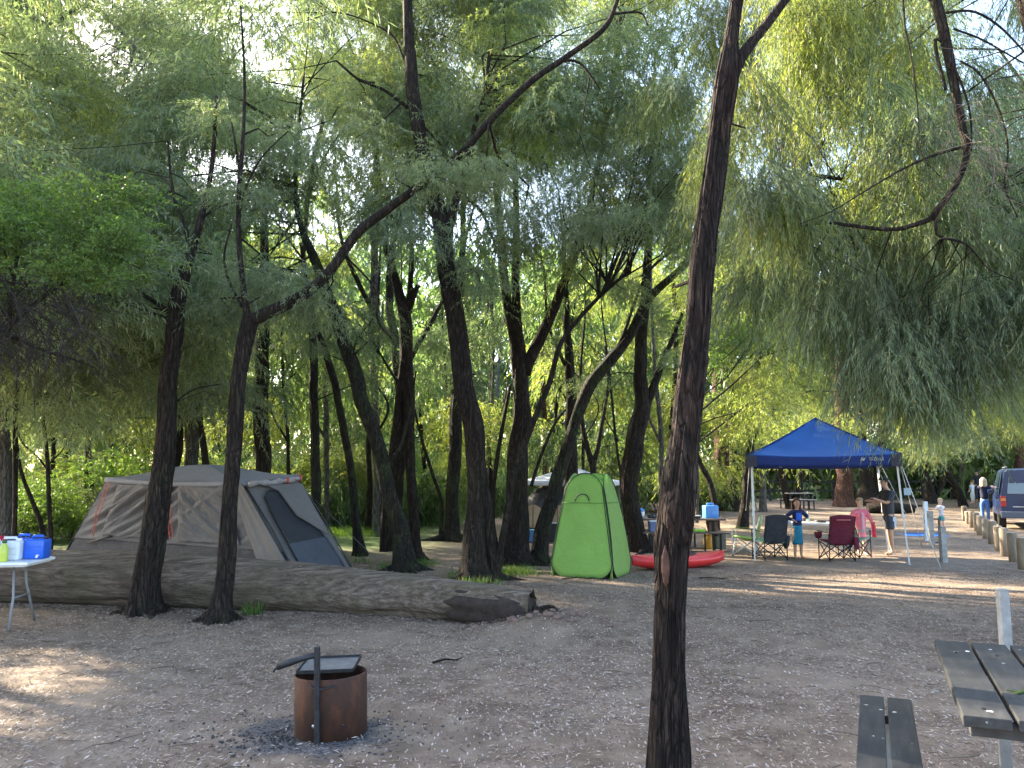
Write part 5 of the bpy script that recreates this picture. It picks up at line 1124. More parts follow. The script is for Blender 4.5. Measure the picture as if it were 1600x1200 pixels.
# pale gazebo with a tan and grey tent under it
def far_gazebo():
    c = at(893, 830, 23.3); c.z = hz(c.x, c.y); r = thing('gazebo', 'pale grey gazebo with a low roof, standing behind the green tent', 'gazebo', c, R(-14)); W, H, P = 1.28, 1.66, .42; CAN = fabric('pale_canvas', (.60, .61, .64), .06, .15, 3)
    for k in range(4):
        M = Matrix.Rotation(k * math.pi / 2, 3, 'Z'); mb = MB()
        mb.grid(lambda u, v: M @ V((u * 2 - 1) * W * (1 - v), -W * (1 - v), H + P * v - .08 * math.sin(math.pi * v) * (1 - v) - .03 * math.sin(math.pi * u) * (1 - v)), 12, 8); mb.build('roof_panel', CAN, r, True, solid=.005)
        mb = MB(); mb.grid(lambda u, v: M @ V((u * 2 - 1) * W, -W - .006, H + .01 - .13 * v - .03 * math.sin(math.pi * u)), 12, 2); mb.build('valance', CAN, r, True, solid=.005)
        mb = MB(); mb.bar(M @ V(W - .03, -W + .03, -.05), M @ V(W - .03, -W + .03, H), .035); mb.build('leg', GALV, r)
        mb = MB(); mb.bar(M @ V(W - .03, -W + .03, H - .05), M @ V(0, -W + .03, H - .42), .018); mb.bar(M @ V(-W + .03, -W + .03, H - .05), M @ V(0, -W + .03, H - .42), .018); mb.build('truss', STEEL, r)
    t_ = at(872, 830, 23.9); t_.z = hz(t_.x, t_.y); q = thing('dome_tent', 'dark grey dome tent with tan mesh windows under the pale gazebo', 'tent', t_, R(-10)); TAN = fabric('tan_mesh', (.55, .40, .27), .1, .4, 5); DG = fabric('charcoal_tent', (.075, .08, .095), .15, .4)
    mb = MB()
    def dome(u, v):
        x, y = (u * 2 - 1), (v * 2 - 1); h = max(0, (1 - abs(x) ** 3) * (1 - abs(y) ** 3)) ** .55; return V(x * 1.12 * (1 + .05 * h), y * 1.1, h * 1.5)
    mb.grid(dome, 24, 24); mb.build('shell', DG, q, True)
    for (x, w_, z, h) in ((-.58, .30, .62, .62), (-.80, .12, .35, .3), (.12, .26, .65, .55)):
        mb = MB(); pts = [V(x + w_ * math.cos(a_), -1.04 + .10 * ((z + h / 2 * math.sin(a_)) / 1.5), z + h / 2 * math.sin(a_) * (1 if math.sin(a_) < 0 else 1.1)) for a_ in [2 * math.pi * k / 14 for k in range(14)]]
        mb.slab([p + V(0, -.07, 0) for p in pts], (0, .03, 0)); mb.build('window', TAN, q)
        mb = MB(); mb.bar((x, -1.13, z - h * .48), (x, -1.09, z + h * .5), .03, .02); mb.build('window_seam', pm('brown_seam', (.25, .14, .06), .8, .1, 9, 0), q)
    boxthing('esky', 'blue and teal cool box in front of the far dome tent', 'cool box', V(at(832, 830, 22.2).x, 22.2, hz(0, 22.2)), (.34, .28, .32), pm('esky_blue', (.05, .14, .30), .5, .2, 8, 0), .1, pm('esky_teal', (.20, .42, .50), .5, .1, 8, 0))
    boxthing('storage_tub', 'black tub with odds and ends under the far gazebo', 'tub', V(at(868, 830, 22.3).x, 22.3, hz(0, 22.3)), (.36, .3, .5), BLK, .1, PLC)
far_gazebo()

# ------------------------------------------------------------------ blue gazebo
POLE = pm('pole_white', (.66, .66, .64), .4, .06, 10, 0, .2)
def text(s, size, mat, name='lettering'):
    cu = bpy.data.curves.new('lettering', 'FONT'); cu.body = s; cu.size = size; cu.extrude = .002; cu.align_x = 'CENTER'; cu.align_y = 'CENTER'; cu.resolution_u = 3
    o = bpy.data.objects.new('tmp', cu); COL.objects.link(o); dg = bpy.context.evaluated_depsgraph_get(); me = bpy.data.meshes.new_from_object(o.evaluated_get(dg)); bpy.data.objects.remove(o)
    me.materials.clear(); me.materials.append(mat); return me
def blue_gazebo():
    FL = at(1178, 872, 17.0); FR_ = at(1408, 877, 16.75); FL.z = FR_.z = 0; u = (FR_ - FL); W = u.length; u.normalize(); v = V(-u.y, u.x, 0); rot = math.atan2(u.y, u.x)
    rot = -R(17); M0 = Matrix.Rotation(rot, 3, 'Z'); W = 2.84
    FL = V(FL.x, FL.y, 0); c = FL + M0 @ V(W / 2, W / 2, 0); c.z = hz(c.x, c.y)
    r = thing('gazebo', 'blue pop-up gazebo canopy on white poles over the camp chairs', 'gazebo', c, rot); h = W / 2; H = 2.20; PKH = .86
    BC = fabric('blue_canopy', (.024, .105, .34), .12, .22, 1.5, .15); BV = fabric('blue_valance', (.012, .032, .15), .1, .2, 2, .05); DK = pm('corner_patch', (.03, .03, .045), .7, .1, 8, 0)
    o_ = .06
    for k in range(4):
        M = Matrix.Rotation(k * math.pi / 2, 3, 'Z'); mb = MB(); w_ = h + o_
        def fn(a, b): return M @ V((a * 2 - 1) * w_ * (1 - b), -w_ * (1 - b), H + PKH * b ** 1.12 - .09 * math.sin(math.pi * b) * math.sin(math.pi * a) - .05 * math.sin(math.pi * a) * (1 - b) + .01 * mnoise.noise((a * 5, b * 5, k)))
        mb.grid(fn, 24, 16); mb.build('roof_panel', BC, r, True, solid=.004)
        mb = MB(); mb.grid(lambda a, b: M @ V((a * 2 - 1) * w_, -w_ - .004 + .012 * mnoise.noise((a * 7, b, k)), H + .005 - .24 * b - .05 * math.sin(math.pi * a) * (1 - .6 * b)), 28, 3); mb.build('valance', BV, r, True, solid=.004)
        mb = MB(); mb.box(M @ V(w_ - .09, -w_ - .012, H - .12), (.20, .012, .245), k * math.pi / 2); mb.box(M @ V(w_ + .012, -w_ + .09, H - .12), (.012, .20, .245), k * math.pi / 2); mb.build('corner_patch', DK, r)
        foot = {0: V(.13, -.02, 0), 1: V(.18, .2, 0), 2: V(0, .05, 0), 3: V(0, 0, 0)}[k]
        x = M @ V(h - .02, -h + .02, 0); ft = x + foot; gzz = hz(c.x + ft.x, c.y + ft.y) - c.z
        mb = MB(); mb.bar((ft.x, ft.y, gzz - .01), (x.x * .5 + ft.x * .5, x.y * .5 + ft.y * .5, 1.0), .028); mb.build('leg', POLE, r)
        mb = MB(); mb.bar((x.x * .5 + ft.x * .5, x.y * .5 + ft.y * .5, .95), (x.x, x.y, H), .038); mb.box((x.x * .5 + ft.x * .5, x.y * .5 + ft.y * .5, .97), (.06, .06, .07)); mb.build('upper_leg', POLE, r)
        mb = MB(); mb.box((ft.x, ft.y, gzz + .008), (.10, .10, .012)); mb.build('foot', GALV, r)
        mb = MB()
        for s in (-1, 1):
            a_, b_, m_ = M @ V(s * (h - .04), -h + .03, H - .06), M @ V(s * (h - .04), -h + .03, H - .18), M @ V(s * .75, -h + .03, H - .12)
            mb.bar(a_, M @ V(s * .75, -h + .03, H - .2), .018); mb.bar(b_, M @ V(s * .75, -h + .03, H - .08), .018); mb.bar(M @ V(s * .75, -h + .03, H - .2), M @ V(0, -h + .03, H - .08), .018); mb.bar(M @ V(s * .75, -h + .03, H - .08), M @ V(0, -h + .03, H - .2), .018)
        mb.build('truss', POLE, r)
        cn = M @ V(w_, -w_, H); a_, b_ = M @ V(w_ * .995, -w_ * .995, H + .012), V(0, 0, H + PKH + .01)
        mb = MB(); mb.tube([M @ V(w_ * (1 - q), -w_ * (1 - q), H + .012 + PKH * q ** 1.12) for q in (0, .25, .5, .75, 1)], .012, 5); mb.build('ridge_seam', BV, r, True)
    W_ = pm('white_print', (.42, .43, .46), .6, .02, 5, 0); me = text('OZtrail', .088, W_); o = new('lettering', me, r, V(h - .40, -h - o_ - .024, H - .10)); o.rotation_euler = (math.pi / 2, 0, 0)
    mb = MB(); mb.slab([(0, 0, 0), (.07, 0, .0), (.09, 0, .06), (.045, 0, .035), (.03, 0, .08)], (0, .004, 0)); mb.build('logo', W_, r, loc=V(h - .70, -h - o_ - .024, H - .13))
    # guy ropes to the ground: a thing-part of the gazebo
    Ri = M0.inverted(); rope = pm('white_rope', (.62, .62, .60), .8, .05, 10, 0)
    def loc(p): return Ri @ (p - c)
    cFR, cFL, cBR = c + M0 @ V(h, -h, H), c + M0 @ V(-h, -h, H), c + M0 @ V(h, h, H)
    for (a_, px, py) in ((cFR, 1470, 888), (cFR, 1440, 852), (cFL, 1164, 815), (cBR, 1425, 822)):
        g = G(px, py); line3('guy_rope', rope, r, [loc(a_), loc(g)], .008)
    return c, rot
GC, GR_ = blue_gazebo()

# camp chairs
def chair(label, px, pyb, rz, mat, leg, arm=True, H=.92, W=.58, dY=0, seatcol=None, frame=None):
    g = G(px, pyb); g.y += dY; g.z = hz(g.x, g.y); r = thing('camp_chair', label, 'camp chair', g, rz, 'camp chairs under the blue gazebo'); w_ = W / 2; D = .25
    fr = frame or STEEL   # local: faces +Y away from the camera
    def tb(n, pts, rr=.011): line3(n, fr, r, pts, rr, seg=6)
    for s in (-1, 1):
        tb('leg', [(s * w_, -D, .0), (s * w_, -D, .56)]); tb('leg', [(s * w_, D, 0), (s * w_, D, .60)])
        tb('back_post', [(s * w_ * .95, -D + .02, .42), (s * w_ * 1.0, -D - .10, H)])
        tb('side_brace', [(s * w_, -D, .03), (s * w_, D, .40)]); tb('side_brace', [(s * w_, D, .03), (s * w_, -D, .40)])
        if arm: panel('armrest', mat, r, V(s * w_ - .04, -D - .05, .59), V(s * w_ + .05, -D - .05, .58), V(s * w_ + .05, D + .02, .61), V(s * w_ - .04, D + .02, .61), 5, 6, .006)
        mb = MB(); mb.lathe((s * w_, -D, 0), [(.022, 0), (.022, .02), (.012, .03)], 8); mb.build('foot', BLK, r); mb = MB(); mb.lathe((s * w_, D, 0), [(.022, 0), (.022, .02), (.012, .03)], 8); mb.build('foot', BLK, r)
    for y in (-D, D): tb('cross_brace', [(-w_, y, .03), (w_, y, .40)]); tb('cross_brace', [(w_, y, .03), (-w_, y, .40)])
    mb = MB(); mb.grid(lambda u, v: V((u * 2 - 1) * w_ * (1.0 - .03 * v), -D + .03 - .13 * v - .05 * math.sin(math.pi * u) * (1 - v * .6) - .008 * mnoise.noise((u * 4, v * 4, px)), .36 + (H - .36) * v + .035 * math.sin(math.pi * u) * v - .02 * (1 - v)), 14, 14); mb.build('backrest', mat, r, True, solid=.012)
    mb = MB(); mb.grid(lambda u, v: V((u * 2 - 1) * w_ * .97, -D - .0 + v * 2 * D, .38 + .05 * v - .07 * math.sin(math.pi * u) * math.sin(math.pi * min(1, v + .1))), 10, 8); mb.build('seat', seatcol or mat, r, True, solid=.012)
    return r
MAR = fabric('maroon_cloth', (.105, .008, .022), .15, .4, 6); BKC = fabric('black_cloth', (.022, .024, .03), .3, .5, 6); GRC = fabric('pale_green_cloth', (.28, .42, .12), .25, .4, 6)
mc = chair('maroon padded camp chair seen from behind in front of the white camp table', 1308, 876, .06, MAR, None, W=.54, H=.93)
mb = MB(); mb.box((0, -.385, .86), (.30, .012, .018)); mb.build('piping', pm('maroon_pipe', (.45, .12, .12), .6, .1, 9, 0), mc)
mb = MB(); mb.lathe((-.36, .05, .46), [(.05, 0), (.075, .06), (.08, .13), (.07, .13)], 12); mb.build('cup_pouch', MAR, mc, True); mb = MB(); mb.box((.27, -.33, .38), (.10, .05, .26)); mb.build('side_pocket', MAR, mc, bevel=.02)
bc = chair('black camp chair with a green seat edge, next to the girl', 1203, 874, .22, BKC, None, W=.52, H=.92, seatcol=pm('mint_cloth', (.16, .42, .22), .8, .1, 8, .1)); mb = MB(); mb.lathe((.36, -.05, .22), [(.03, 0), (.07, .08), (.09, .26), (.06, .27)], 12); mb.build('side_pouch', BKC, bc, True)
chair('pale green folding chair facing sideways left of the black chair', 1166, 868, 1.15, GRC, None, W=.52, H=.86, frame=POLE)
chair('lightweight green-and-white camp chair at the right of the maroon chair', 1342, 872, -.9, fabric('leafy_cloth', (.34, .42, .32), .5, .3, 14), None, W=.48, H=.66, dY=.2)
def camp_table():
    p = at(1262, 862, 18.1); g = hz(p.x, p.y); r = thing('folding_table', 'white folding camp table between the chairs under the blue gazebo', 'folding table', V(p.x, p.y, g), R(-6)); L = 1.6
    mb = MB(); mb.box((0, 0, .72), (L, .62, .035)); mb.build('tabletop', PLW, r, bevel=.012)
    for sx in (-1, 1):
        for sy in (-1, 1): line3('leg', POLE, r, [(sx * .58, sy * .22, .71), (sx * .68, sy * .26, 0)], .013)
        line3('crossbar', POLE, r, [(sx * .64, -.24, .35), (sx * .64, .24, .35)], .01)
    def on(x, y): return V(p.x + x, p.y + y, g + .74)
    b = thing('frying_pan', 'dark frying pan on the white camp table', 'pan', on(.32, 0)); mb = MB(); mb.lathe((0, 0, 0), [(.11, 0), (.14, .045), (.132, .045), (.10, .008)], 18); mb.build('pan_bowl', BLK, b, True); mb = MB(); mb.bar((.13, 0, .035), (.33, .05, .06), .022, .012); mb.build('handle', BLK, b)
    b = thing('bowl', 'white bowl near the girl on the camp table', 'bowl', on(-.42, -.05)); mb = MB(); mb.lathe((0, 0, 0), [(.05, 0), (.10, .06), (.095, .06), (.045, .01)], 18); mb.build('dish', PLW, b, True); mb = MB(); mb.lathe((0, 0, -.0), [(.04, -.001), (.042, .004)], 12); mb.build('foot_ring', PLW, b)
    b = thing('bottle', 'pale green bottle standing on the camp table', 'bottle', on(.02, -.05)); mb = MB(); mb.lathe((0, 0, 0), [(.035, 0), (.035, .14), (.014, .19), (.014, .23)], 12); mb.build('body', pm('bottle_green', (.35, .5, .4), .2, .05, 5, 0), b, True); mb = MB(); mb.lathe((0, 0, .225), [(.017, 0), (.017, .02)], 10); mb.build('cap', PLW, b)
camp_table()

# blue mat, black frame beside the posts
g = G(1440, 836); r = thing('play_mat', 'bright blue mat spread on the ground behind the man', 'mat', g, R(-6)); mb = MB(); mb.grid(lambda u, v: V((u - .5) * 1.2, (v - .5) * 1.1, .012 + .02 * mnoise.noise((u * 3, v * 3, 1))), 16, 12); mb.build('sheet', pm('mat_blue', (.06, .26, .72), .6, .1, 6, .05), r, True, solid=.01); mb = MB(); mb.box((.0, -.15, .05), (1.16, .03, .03)); mb.build('fold', pm('mat_dark', (.03, .12, .40), .6, .1, 6, 0), r)
g = G(1462, 849); r = thing('clothes_airer', 'small black folding frame standing beside the grey post', 'stand', g, .1)
for a_, b_ in (((-.13, 0, 0), (-.13, 0, .66)), ((.13, 0, 0), (.13, 0, .66))): mb = MB(); mb.bar(a_, b_, .035); mb.build('upright', BLK, r)
for z in (.02, .64): mb = MB(); mb.bar((-.13, 0, z), (.13, 0, z), .035); mb.build('rail', BLK, r)

# far picnic table seen under the gazebo, dark fallen log, fence, sign
c2 = at(1246, 800, 38); c2.z = hz(c2.x, c2.y); ptable('picnic_table', 'weathered pale picnic table on the open ground far beyond the blue gazebo', c2, R(8), 1.25, 4, TIMP, W=.7)
g = at(1392, 800, 35); g.z = hz(g.x, g.y); mb = MB(); mb.tube([(-.95, .1, .21), (-.3, 0, .24), (.4, -.05, .22), (.95, -.1, .19)], [.22, .24, .23, .18], 16, fn=lambda a, i, p: 1 + .1 * mnoise.noise((math.cos(a) * 2, math.sin(a) * 2, p.x))); r = thing('cut_log', 'short dark log lying on the open ground behind the man', 'log', g); mb.build('trunk', BARK, r, True); mb = MB(); mb.tube([(.85, -.1, .2), (1.15, -.2, .34), (1.4, -.25, .3)], [.06, .04, .02], 6); mb.build('limb', BARK, r, True)
FEN = pm('dark_rail', (.03, .028, .026), .85, .3, 8, .1)
A_, B_ = at(940, 790, 44), at(1660, 790, 51); n = 15; r = thing('fence', 'dark timber post and rail fence along the far side of the camp ground', 'fence', gz(A_.x, A_.y), 0); b0 = gz(A_.x, A_.y)
for k in range(n + 1):
    q = A_.lerp(B_, k / n); q = gz(q.x, q.y); mb = MB(); mb.box(q - b0 + V(0, 0, .56), (.13, .10, 1.25), .1); mb.build('post', FEN, r)
    if k < n:
        q2 = A_.lerp(B_, (k + 1) / n); q2 = gz(q2.x, q2.y)
        for z in (1.10, .58): mb = MB(); mb.bar(q - b0 + V(0, -.075, z), q2 - b0 + V(0, -.075, z), .05, .11); mb.build('rail', FEN, r)
q = at(1418, 768, 47.5); r = thing('sign', 'small pale blue square sign fixed at the far fence right of the gazebo pole', 'sign', gz(q.x, q.y)); mb = MB(); mb.box((0, 0, q.z - hz(q.x, q.y)), (.42, .02, .42)); mb.build('panel', pm('sign_blue', (.45, .62, .78), .5, .05, 8, 0), r); mb = MB(); mb.box((0, .06, .5), (.06, .06, 1.1)); mb.build('post', FEN, r)

# ------------------------------------------------------------------ vehicles
PAINT = pm('navy_paint', (.012, .026, .085), .25, .06, 3, 0, 0, spec=.6); GLS = pm('car_glass', (.05, .08, .11), .06, .1, 3, 0, 0, spec=.9); TYRE = pm('tyre_rubber', (.02, .02, .02), .85, .1, 20, .1); ALLOY = pm('alloy', (.45, .45, .46), .3, .05, 9, 0, .8); TL_R = pm('tail_red', (.50, .02, .02), .25, .1, 12, 0); TL_A = pm('tail_amber', (.7, .28, .04), .25, .1, 12, 0); TRIMG = pm('trim_grey', (.09, .10, .12), .5, .1, 9, 0)
def car(label, loc, rz, paint, L=4.5, W=1.85, H=1.85, spare=True, suv=True):
    r = thing('parked_car', label, 'car', loc, rz)  # local: rear at y=0 facing -Y, front at +L
    w_ = W / 2; bz, belt = .38, H * .56
    st = ([(0, .45, belt, H * .97, .93), (.06, .40, belt + .01, H * .985, .95), (.9, .36, belt + .02, H, 1), (2.3, .36, belt + .01, H, 1), (2.9, .36, belt, H * .95, 1), (3.35, .36, belt - .02, belt + .05, 1), (4.2, .38, belt - .08, belt - .05, .97), (L, .42, belt - .22, belt - .2, .86)] if suv else
          [(0, .42, belt * .92, belt * .95, .9), (.45, .36, belt, belt + .03, .97), (.95, .34, belt + .02, H * .93, 1), (1.6, .34, belt + .02, H, 1), (2.5, .34, belt, H * .96, 1), (3.2, .34, belt - .04, belt + .0, 1), (4.0, .36, belt - .1, belt - .06, .96), (L, .4, belt - .25, belt - .22, .84)])
    S = catmull([(y, a, b, c_, k) for y, a, b, c_, k in st], 44); mb = MB(); sec = []
    for (y, zb, zl, zr, k) in S:
        ins = .17 * max(0, (zr - zl) / (H - belt)); half = [(w_ * k * .90, zb), (w_ * k, zb + .12), (w_ * k * 1.0, zl - .12), (w_ * k * .985, zl), (w_ * k - ins, max(zr - .07, zl)), (w_ * k - ins - .08, zr), (0, zr + .02)]
        sec.append([(x, y, z) for x, z in half] + [(-x, y, z) for x, z in reversed(half[:-1])])
    n = len(sec[0]); vs_ = [p for s in sec for p in s]; fs = [(i * n + k, i * n + (k + 1) % n, (i + 1) * n + (k + 1) % n, (i + 1) * n + k) for i in range(len(sec) - 1) for k in range(n)] + [tuple(range(n)), tuple(reversed(range((len(sec) - 1) * n, len(sec) * n)))]
    mb.add(vs_, fs); mb.build('body', paint, r, False, bevel=.03)
    ins = .17
    # side windows
    ys = [(.28, .95), (1.02, 1.85), (1.92, 2.7)] if suv else [(1.1, 1.85), (1.92, 2.7)]
    for s in (-1, 1):
        for (y0, y1) in ys:
            mb = MB(); b0_, t0_ = (belt + .05), (H - .13); xb, xt = s * (w_ * .985 - .005), s * (w_ - ins * .93)
            mb.slab([(xb, y0, b0_), (xb, y1 + .05, b0_), (xt, y1 - .06, t0_), (xt, y0 + .06, t0_)], (s * .015, 0, 0)); mb.build('side_window', GLS, r)
        for y in (.95, 3.55 if suv else 3.5):
            wl = MB(); M = Matrix.Rotation(math.pi / 2, 3, 'Y'); wl.lathe((s * (w_ - .10), y, .34), [(.20, -.11), (.33, -.11), (.345, -.06), (.345, .06), (.33, .11), (.20, .11)], 24, M=M); o = wl.build('wheel', TYRE, r, True)
            rm = MB(); rm.lathe((s * (w_ - .09), y, .34), [(.01, -.10), (.21, -.09), (.21, .09), (.01, .10)], 12, M=M); rm.build('rim', ALLOY, o)
        mb = MB(); mb.box((s * (w_ * .93 - .06), -.012, belt - .19), (.15, .05, .34)); o = mb.build('tail_light', TL_R, r, bevel=.012); mb = MB(); mb.box((s * (w_ * .93 - .06), -.04, belt - .13), (.13, .012, .08)); mb.build('indicator', TL_A, o)
        mb = MB(); mb.box((s * (w_ + .09), 2.75, belt + .10), (.18, .10, .15)); mb.build('mirror', paint, r, bevel=.03)
        if suv: mb = MB(); mb.bar((s * (w_ - .32), .25, H + .06), (s * (w_ - .32), 2.4, H + .06), .04); mb.build('roof_rail', TRIMG, r)
    if suv:
        mb = MB(); mb.slab([(-w_ * .74, -.012, belt + .06), (w_ * .74, -.012, belt + .06), (w_ * .66, .045, H - .17), (-w_ * .66, .045, H - .17)], (0, -.018, 0)); mb.build('rear_window', GLS, r)
    else:
        mb = MB(); mb.slab([(-w_ * .72, .50, belt + .06), (w_ * .72, .50, belt + .06), (w_ * .60, 1.0, H * .90), (-w_ * .60, 1.0, H * .90)], (0, -.04, .05)); mb.build('rear_window', GLS, r)
    mb = MB(); mb.box((0, -.10, .50), (W * .97, .26, .22)); mb.build('bumper', TRIMG if suv else paint, r, bevel=.03)
    mb = MB(); mb.box((0, -.02, belt - .36), (W * .6, .03, .03)); mb.build('tailgate_trim', pm('chrome', (.6, .6, .6), .2, .02, 9, 0, 1), r)
    if spare:
        M = Matrix.Rotation(math.pi / 2, 3, 'X'); wl = MB(); wl.lathe((.14, -.13, .86), [(.20, -.11), (.34, -.10), (.355, -.04), (.34, .09), (.2, .11)], 26, M=M); o = wl.build('spare_wheel', TYRE, r, True); rm = MB(); rm.lathe((.14, -.15, .86), [(.01, -.10), (.28, -.09), (.28, .09), (.01, .12)], 26, M=M); rm.build('wheel_cover', PLC, o, True)
    return r
p = at(1563, 815, 26.5); p.z = hz(p.x, p.y)
c_ = p + V(.95 * math.cos(R(28)), -.95 * math.sin(R(28)), 0); car('dark blue four-wheel-drive parked nose away with a spare wheel on its tailgate', c_, R(-28), PAINT, H=2.0, W=1.9)
p = at(1572, 800, 35.5); p.z = hz(p.x, p.y); car('dark station wagon with a pale windscreen parked beyond the blue four-wheel-drive', p + V(.9, 0, 0), R(-22), pm('dark_teal_paint', (.025, .04, .055), .25, .05, 3, 0, .3), H=1.5, W=1.8, spare=False, suv=False)
# ------------------------------------------------------------------ people
SKIN = pm('skin_tan', (.46, .26, .17), .55, .08, 8, 0); SKINL = pm('skin_light', (.62, .40, .30), .55, .08, 8, 0)
def skinmesh(name, nd, edges, mat, parent, root=0, sub=2):
    me = bpy.data.meshes.new(name); me.from_pydata([tuple(n[0]) for n in nd], edges, []); me.materials.append(mat); me.update()
    o = new(name, me, parent); m = o.modifiers.new('skin', 'SKIN'); m.use_smooth_shade = True
    if not me.skin_vertices: 
        try: me.attributes.new('skin', 'FLOAT', 'POINT')
        except Exception: pass
    for i, n in enumerate(nd):
        sv = me.skin_vertices[0].data[i]; r = n[1]; sv.radius = r if isinstance(r, tuple) else (r, r); sv.use_root = (i == root)
    s = o.modifiers.new('sub', 'SUBSURF'); s.levels = sub; s.render_levels = sub; return o
def person(label, loc, rz, h, arms, shirt, lower, hair, skin=SKIN, hs=1.0, legs=None, head=(0, 0), sleeve=.5, longhair=False, cap=None, shirt_low=.50, lower_len=.5, lower_kind='shorts', shirt_w=1.0):
    r = thing('person', label, 'person', loc, rz)
    zt = 1 - .133 * hs; hx, hy = head   # chin height
    P = lambda x, y, z: (x * h, y * h, z * h)
    k = zt / .867
    Lg = legs or (((.052, 0, .285), (.052, .012, .05)), ((-.052, 0, .285), (-.052, .012, .05)))
    nd = [(P(0, 0, .53 * k), (.070 * h, .052 * h)), (P(0, -.004, .62 * k), (.058 * h, .044 * h)), (P(0, -.006, .72 * k), (.076 * h, .052 * h)), (P(0, 0, .795 * k), (.052 * h, .040 * h)), (P(hx * .3, hy * .3 - .002, .845 * k), .027 * h),
          (P(hx * .7, hy * .7 - .014, zt + .012), .034 * h * hs), (P(hx, hy - .012, zt + .060 * hs), (.045 * h * hs, .052 * h * hs)), (P(hx, hy - .002, zt + .102 * hs), (.038 * h * hs, .044 * h * hs))]
    ed = [(0, 1), (1, 2), (2, 3), (3, 4), (4, 5), (5, 6), (6, 7)]
    hands = []
    for s, (sh, el, wr) in zip((1, -1), arms):
        i = len(nd); sh = (s * .098, 0, .785 * k) if sh is None else sh
        nd += [(P(*sh), .031 * h), (P(*el), .023 * h), (P(*wr), .016 * h)]; w_ = V(*P(*wr)); d = (w_ - V(*P(*el))).normalized(); hn = w_ + d * .035 * h; nd.append((tuple(hn), (.020 * h, .014 * h))); hands.append((w_, hn, d)); ed += [(3, i), (i, i + 1), (i + 1, i + 2), (i + 2, i + 3)]
    kn = []
    for s, (kn_, an) in zip((1, -1), Lg):
        i = len(nd); nd += [(P(s * .046, 0, .49 * k), .043 * h), (P(*kn_), .034 * h), (P(*an), .021 * h), (P(an[0] + s * .01, an[1] - .055, max(.018, an[2] - .03)), .017 * h), (P(an[0] + s * .014, an[1] - .085, max(.014, an[2] - .036)), .012 * h)]
        ed += [(0, i), (i, i + 1), (i + 1, i + 2), (i + 2, i + 3), (i + 3, i + 4)]; kn.append(i)
    body = skinmesh('body', nd, ed, skin, r)
    for (w_, hn, d) in hands:
        side = d.cross(V(0, 0, 1)); side = side.normalized() if side.length > .1 else V(1, 0, 0); dn = side.cross(d); mb = MB()
        for q, L in zip((-1.5, -.5, .5, 1.5), (.030, .036, .034, .027)):
            a = hn + side * q * .009 * h; mb.tube([a - d * .004 * h, a + d * L * .5 * h, a + d * L * .85 * h + dn * -.008 * h, a + d * L * h + dn * -.016 * h], [.0052 * h, .005 * h, .0045 * h, .003 * h], 6)
        a = w_ + d * .014 * h + side * .014 * h; mb.tube([a, a + side * .013 * h + d * .012 * h, a + side * .016 * h + d * .028 * h], [.0065 * h, .0058 * h, .0035 * h], 6)
        mb.build('fingers', skin, r, True)
    # face and ears
    hc = V(*P(hx, hy - .012, zt + .060 * hs)); q = h * hs
    for s in (-1, 1):
        mb = MB(); mb.lathe(hc + V(s * .017 * q, -.050 * q, .004 * q), [(.001, -.005 * q), (.006 * q, 0), (.001, .005 * q)], 8); mb.build('eye', BLK, r, True)
        mb = MB(); mb.lathe(hc + V(s * .046 * q, .002 * q, -.004 * q), [(.001, -.013 * q), (.008 * q, 0), (.001, .014 * q)], 8, .6, 1); mb.build('ear', skin, r, True)
    mb = MB(); mb.tube([hc + V(0, -.050 * q, .006 * q), hc + V(0, -.062 * q, -.012 * q), hc + V(0, -.052 * q, -.017 * q)], [.004 * q, .007 * q, .005 * q], 6); mb.build('nose', skin, r, True)
    mb = MB(); mb.box(hc + V(0, -.049 * q, -.030 * q), (.024 * q, .006 * q, .004 * q)); mb.build('mouth', pm('lip', (.35, .12, .10), .5, .1, 9, 0), r, bevel=.001)
    # hair: cap over the back and crown
    mb = MB()
    def hf(u, v):
        a = 2 * math.pi * u; ph = v * (math.pi * .62); cut = 1
        x, y, z = math.sin(ph) * math.cos(a), math.sin(ph) * math.sin(a), math.cos(ph)
        if y < -.25 and z < .42: x, y, z = x * .97, y * .86, max(z, .38)
        j = 1 + .05 * mnoise.noise((x * 4, y * 4, z * 4 + h))
        return hc + V(x * .052 * j, y * .060 * j + .004, z * .056 * j + .018) * q
    mb.grid(hf, 20, 12); mb.build('hair', hair, r, True)
    if longhair:
        mb = MB()
        def lh(u, v):
            a = math.pi * (.02 + .96 * u); w_ = 1 + .25 * v - .2 * v * v
            return hc + V(math.cos(a) * .053 * w_ * (1 + .04 * mnoise.noise((u * 8, v * 3, 1))), math.sin(a) * .060 + .004 + .01 * v, .03 - .155 * v - .02 * mnoise.noise((u * 6, 0, 2)) * v) * q
        mb.grid(lh, 16, 8); mb.build('long_hair', hair, r, True, solid=.012 * h)
    if cap:
        mb = MB(); mb.lathe(hc + V(0, 0, .022 * q), [(.058 * q, 0), (.056 * q, .022 * q), (.036 * q, .044 * q), (.004, .050 * q)], 16, 1, 1.1); mb.slab([hc + V(x * q, y * q, .022 * q) for x, y in ((-.04, -.05), (.04, -.05), (.035, -.10), (0, -.115), (-.035, -.10))], (0, 0, .005 * q)); mb.build('cap', cap, r, True)
    # shirt
    g = 1.16 * shirt_w; J = nd
    sn = [(P(0, 0, shirt_low * k), (.078 * h * g, .062 * h * g)), (P(0, -.003, .62 * k), (.066 * h * g, .052 * h * g)), (P(0, -.006, .72 * k), (.080 * h * g, .056 * h * g)), (P(0, 0, .80 * k), (.050 * h * g, .040 * h * g)), (P(0, 0, .822 * k), (.034 * h, .032 * h))]
    se = [(0, 1), (1, 2), (2, 3), (3, 4)]
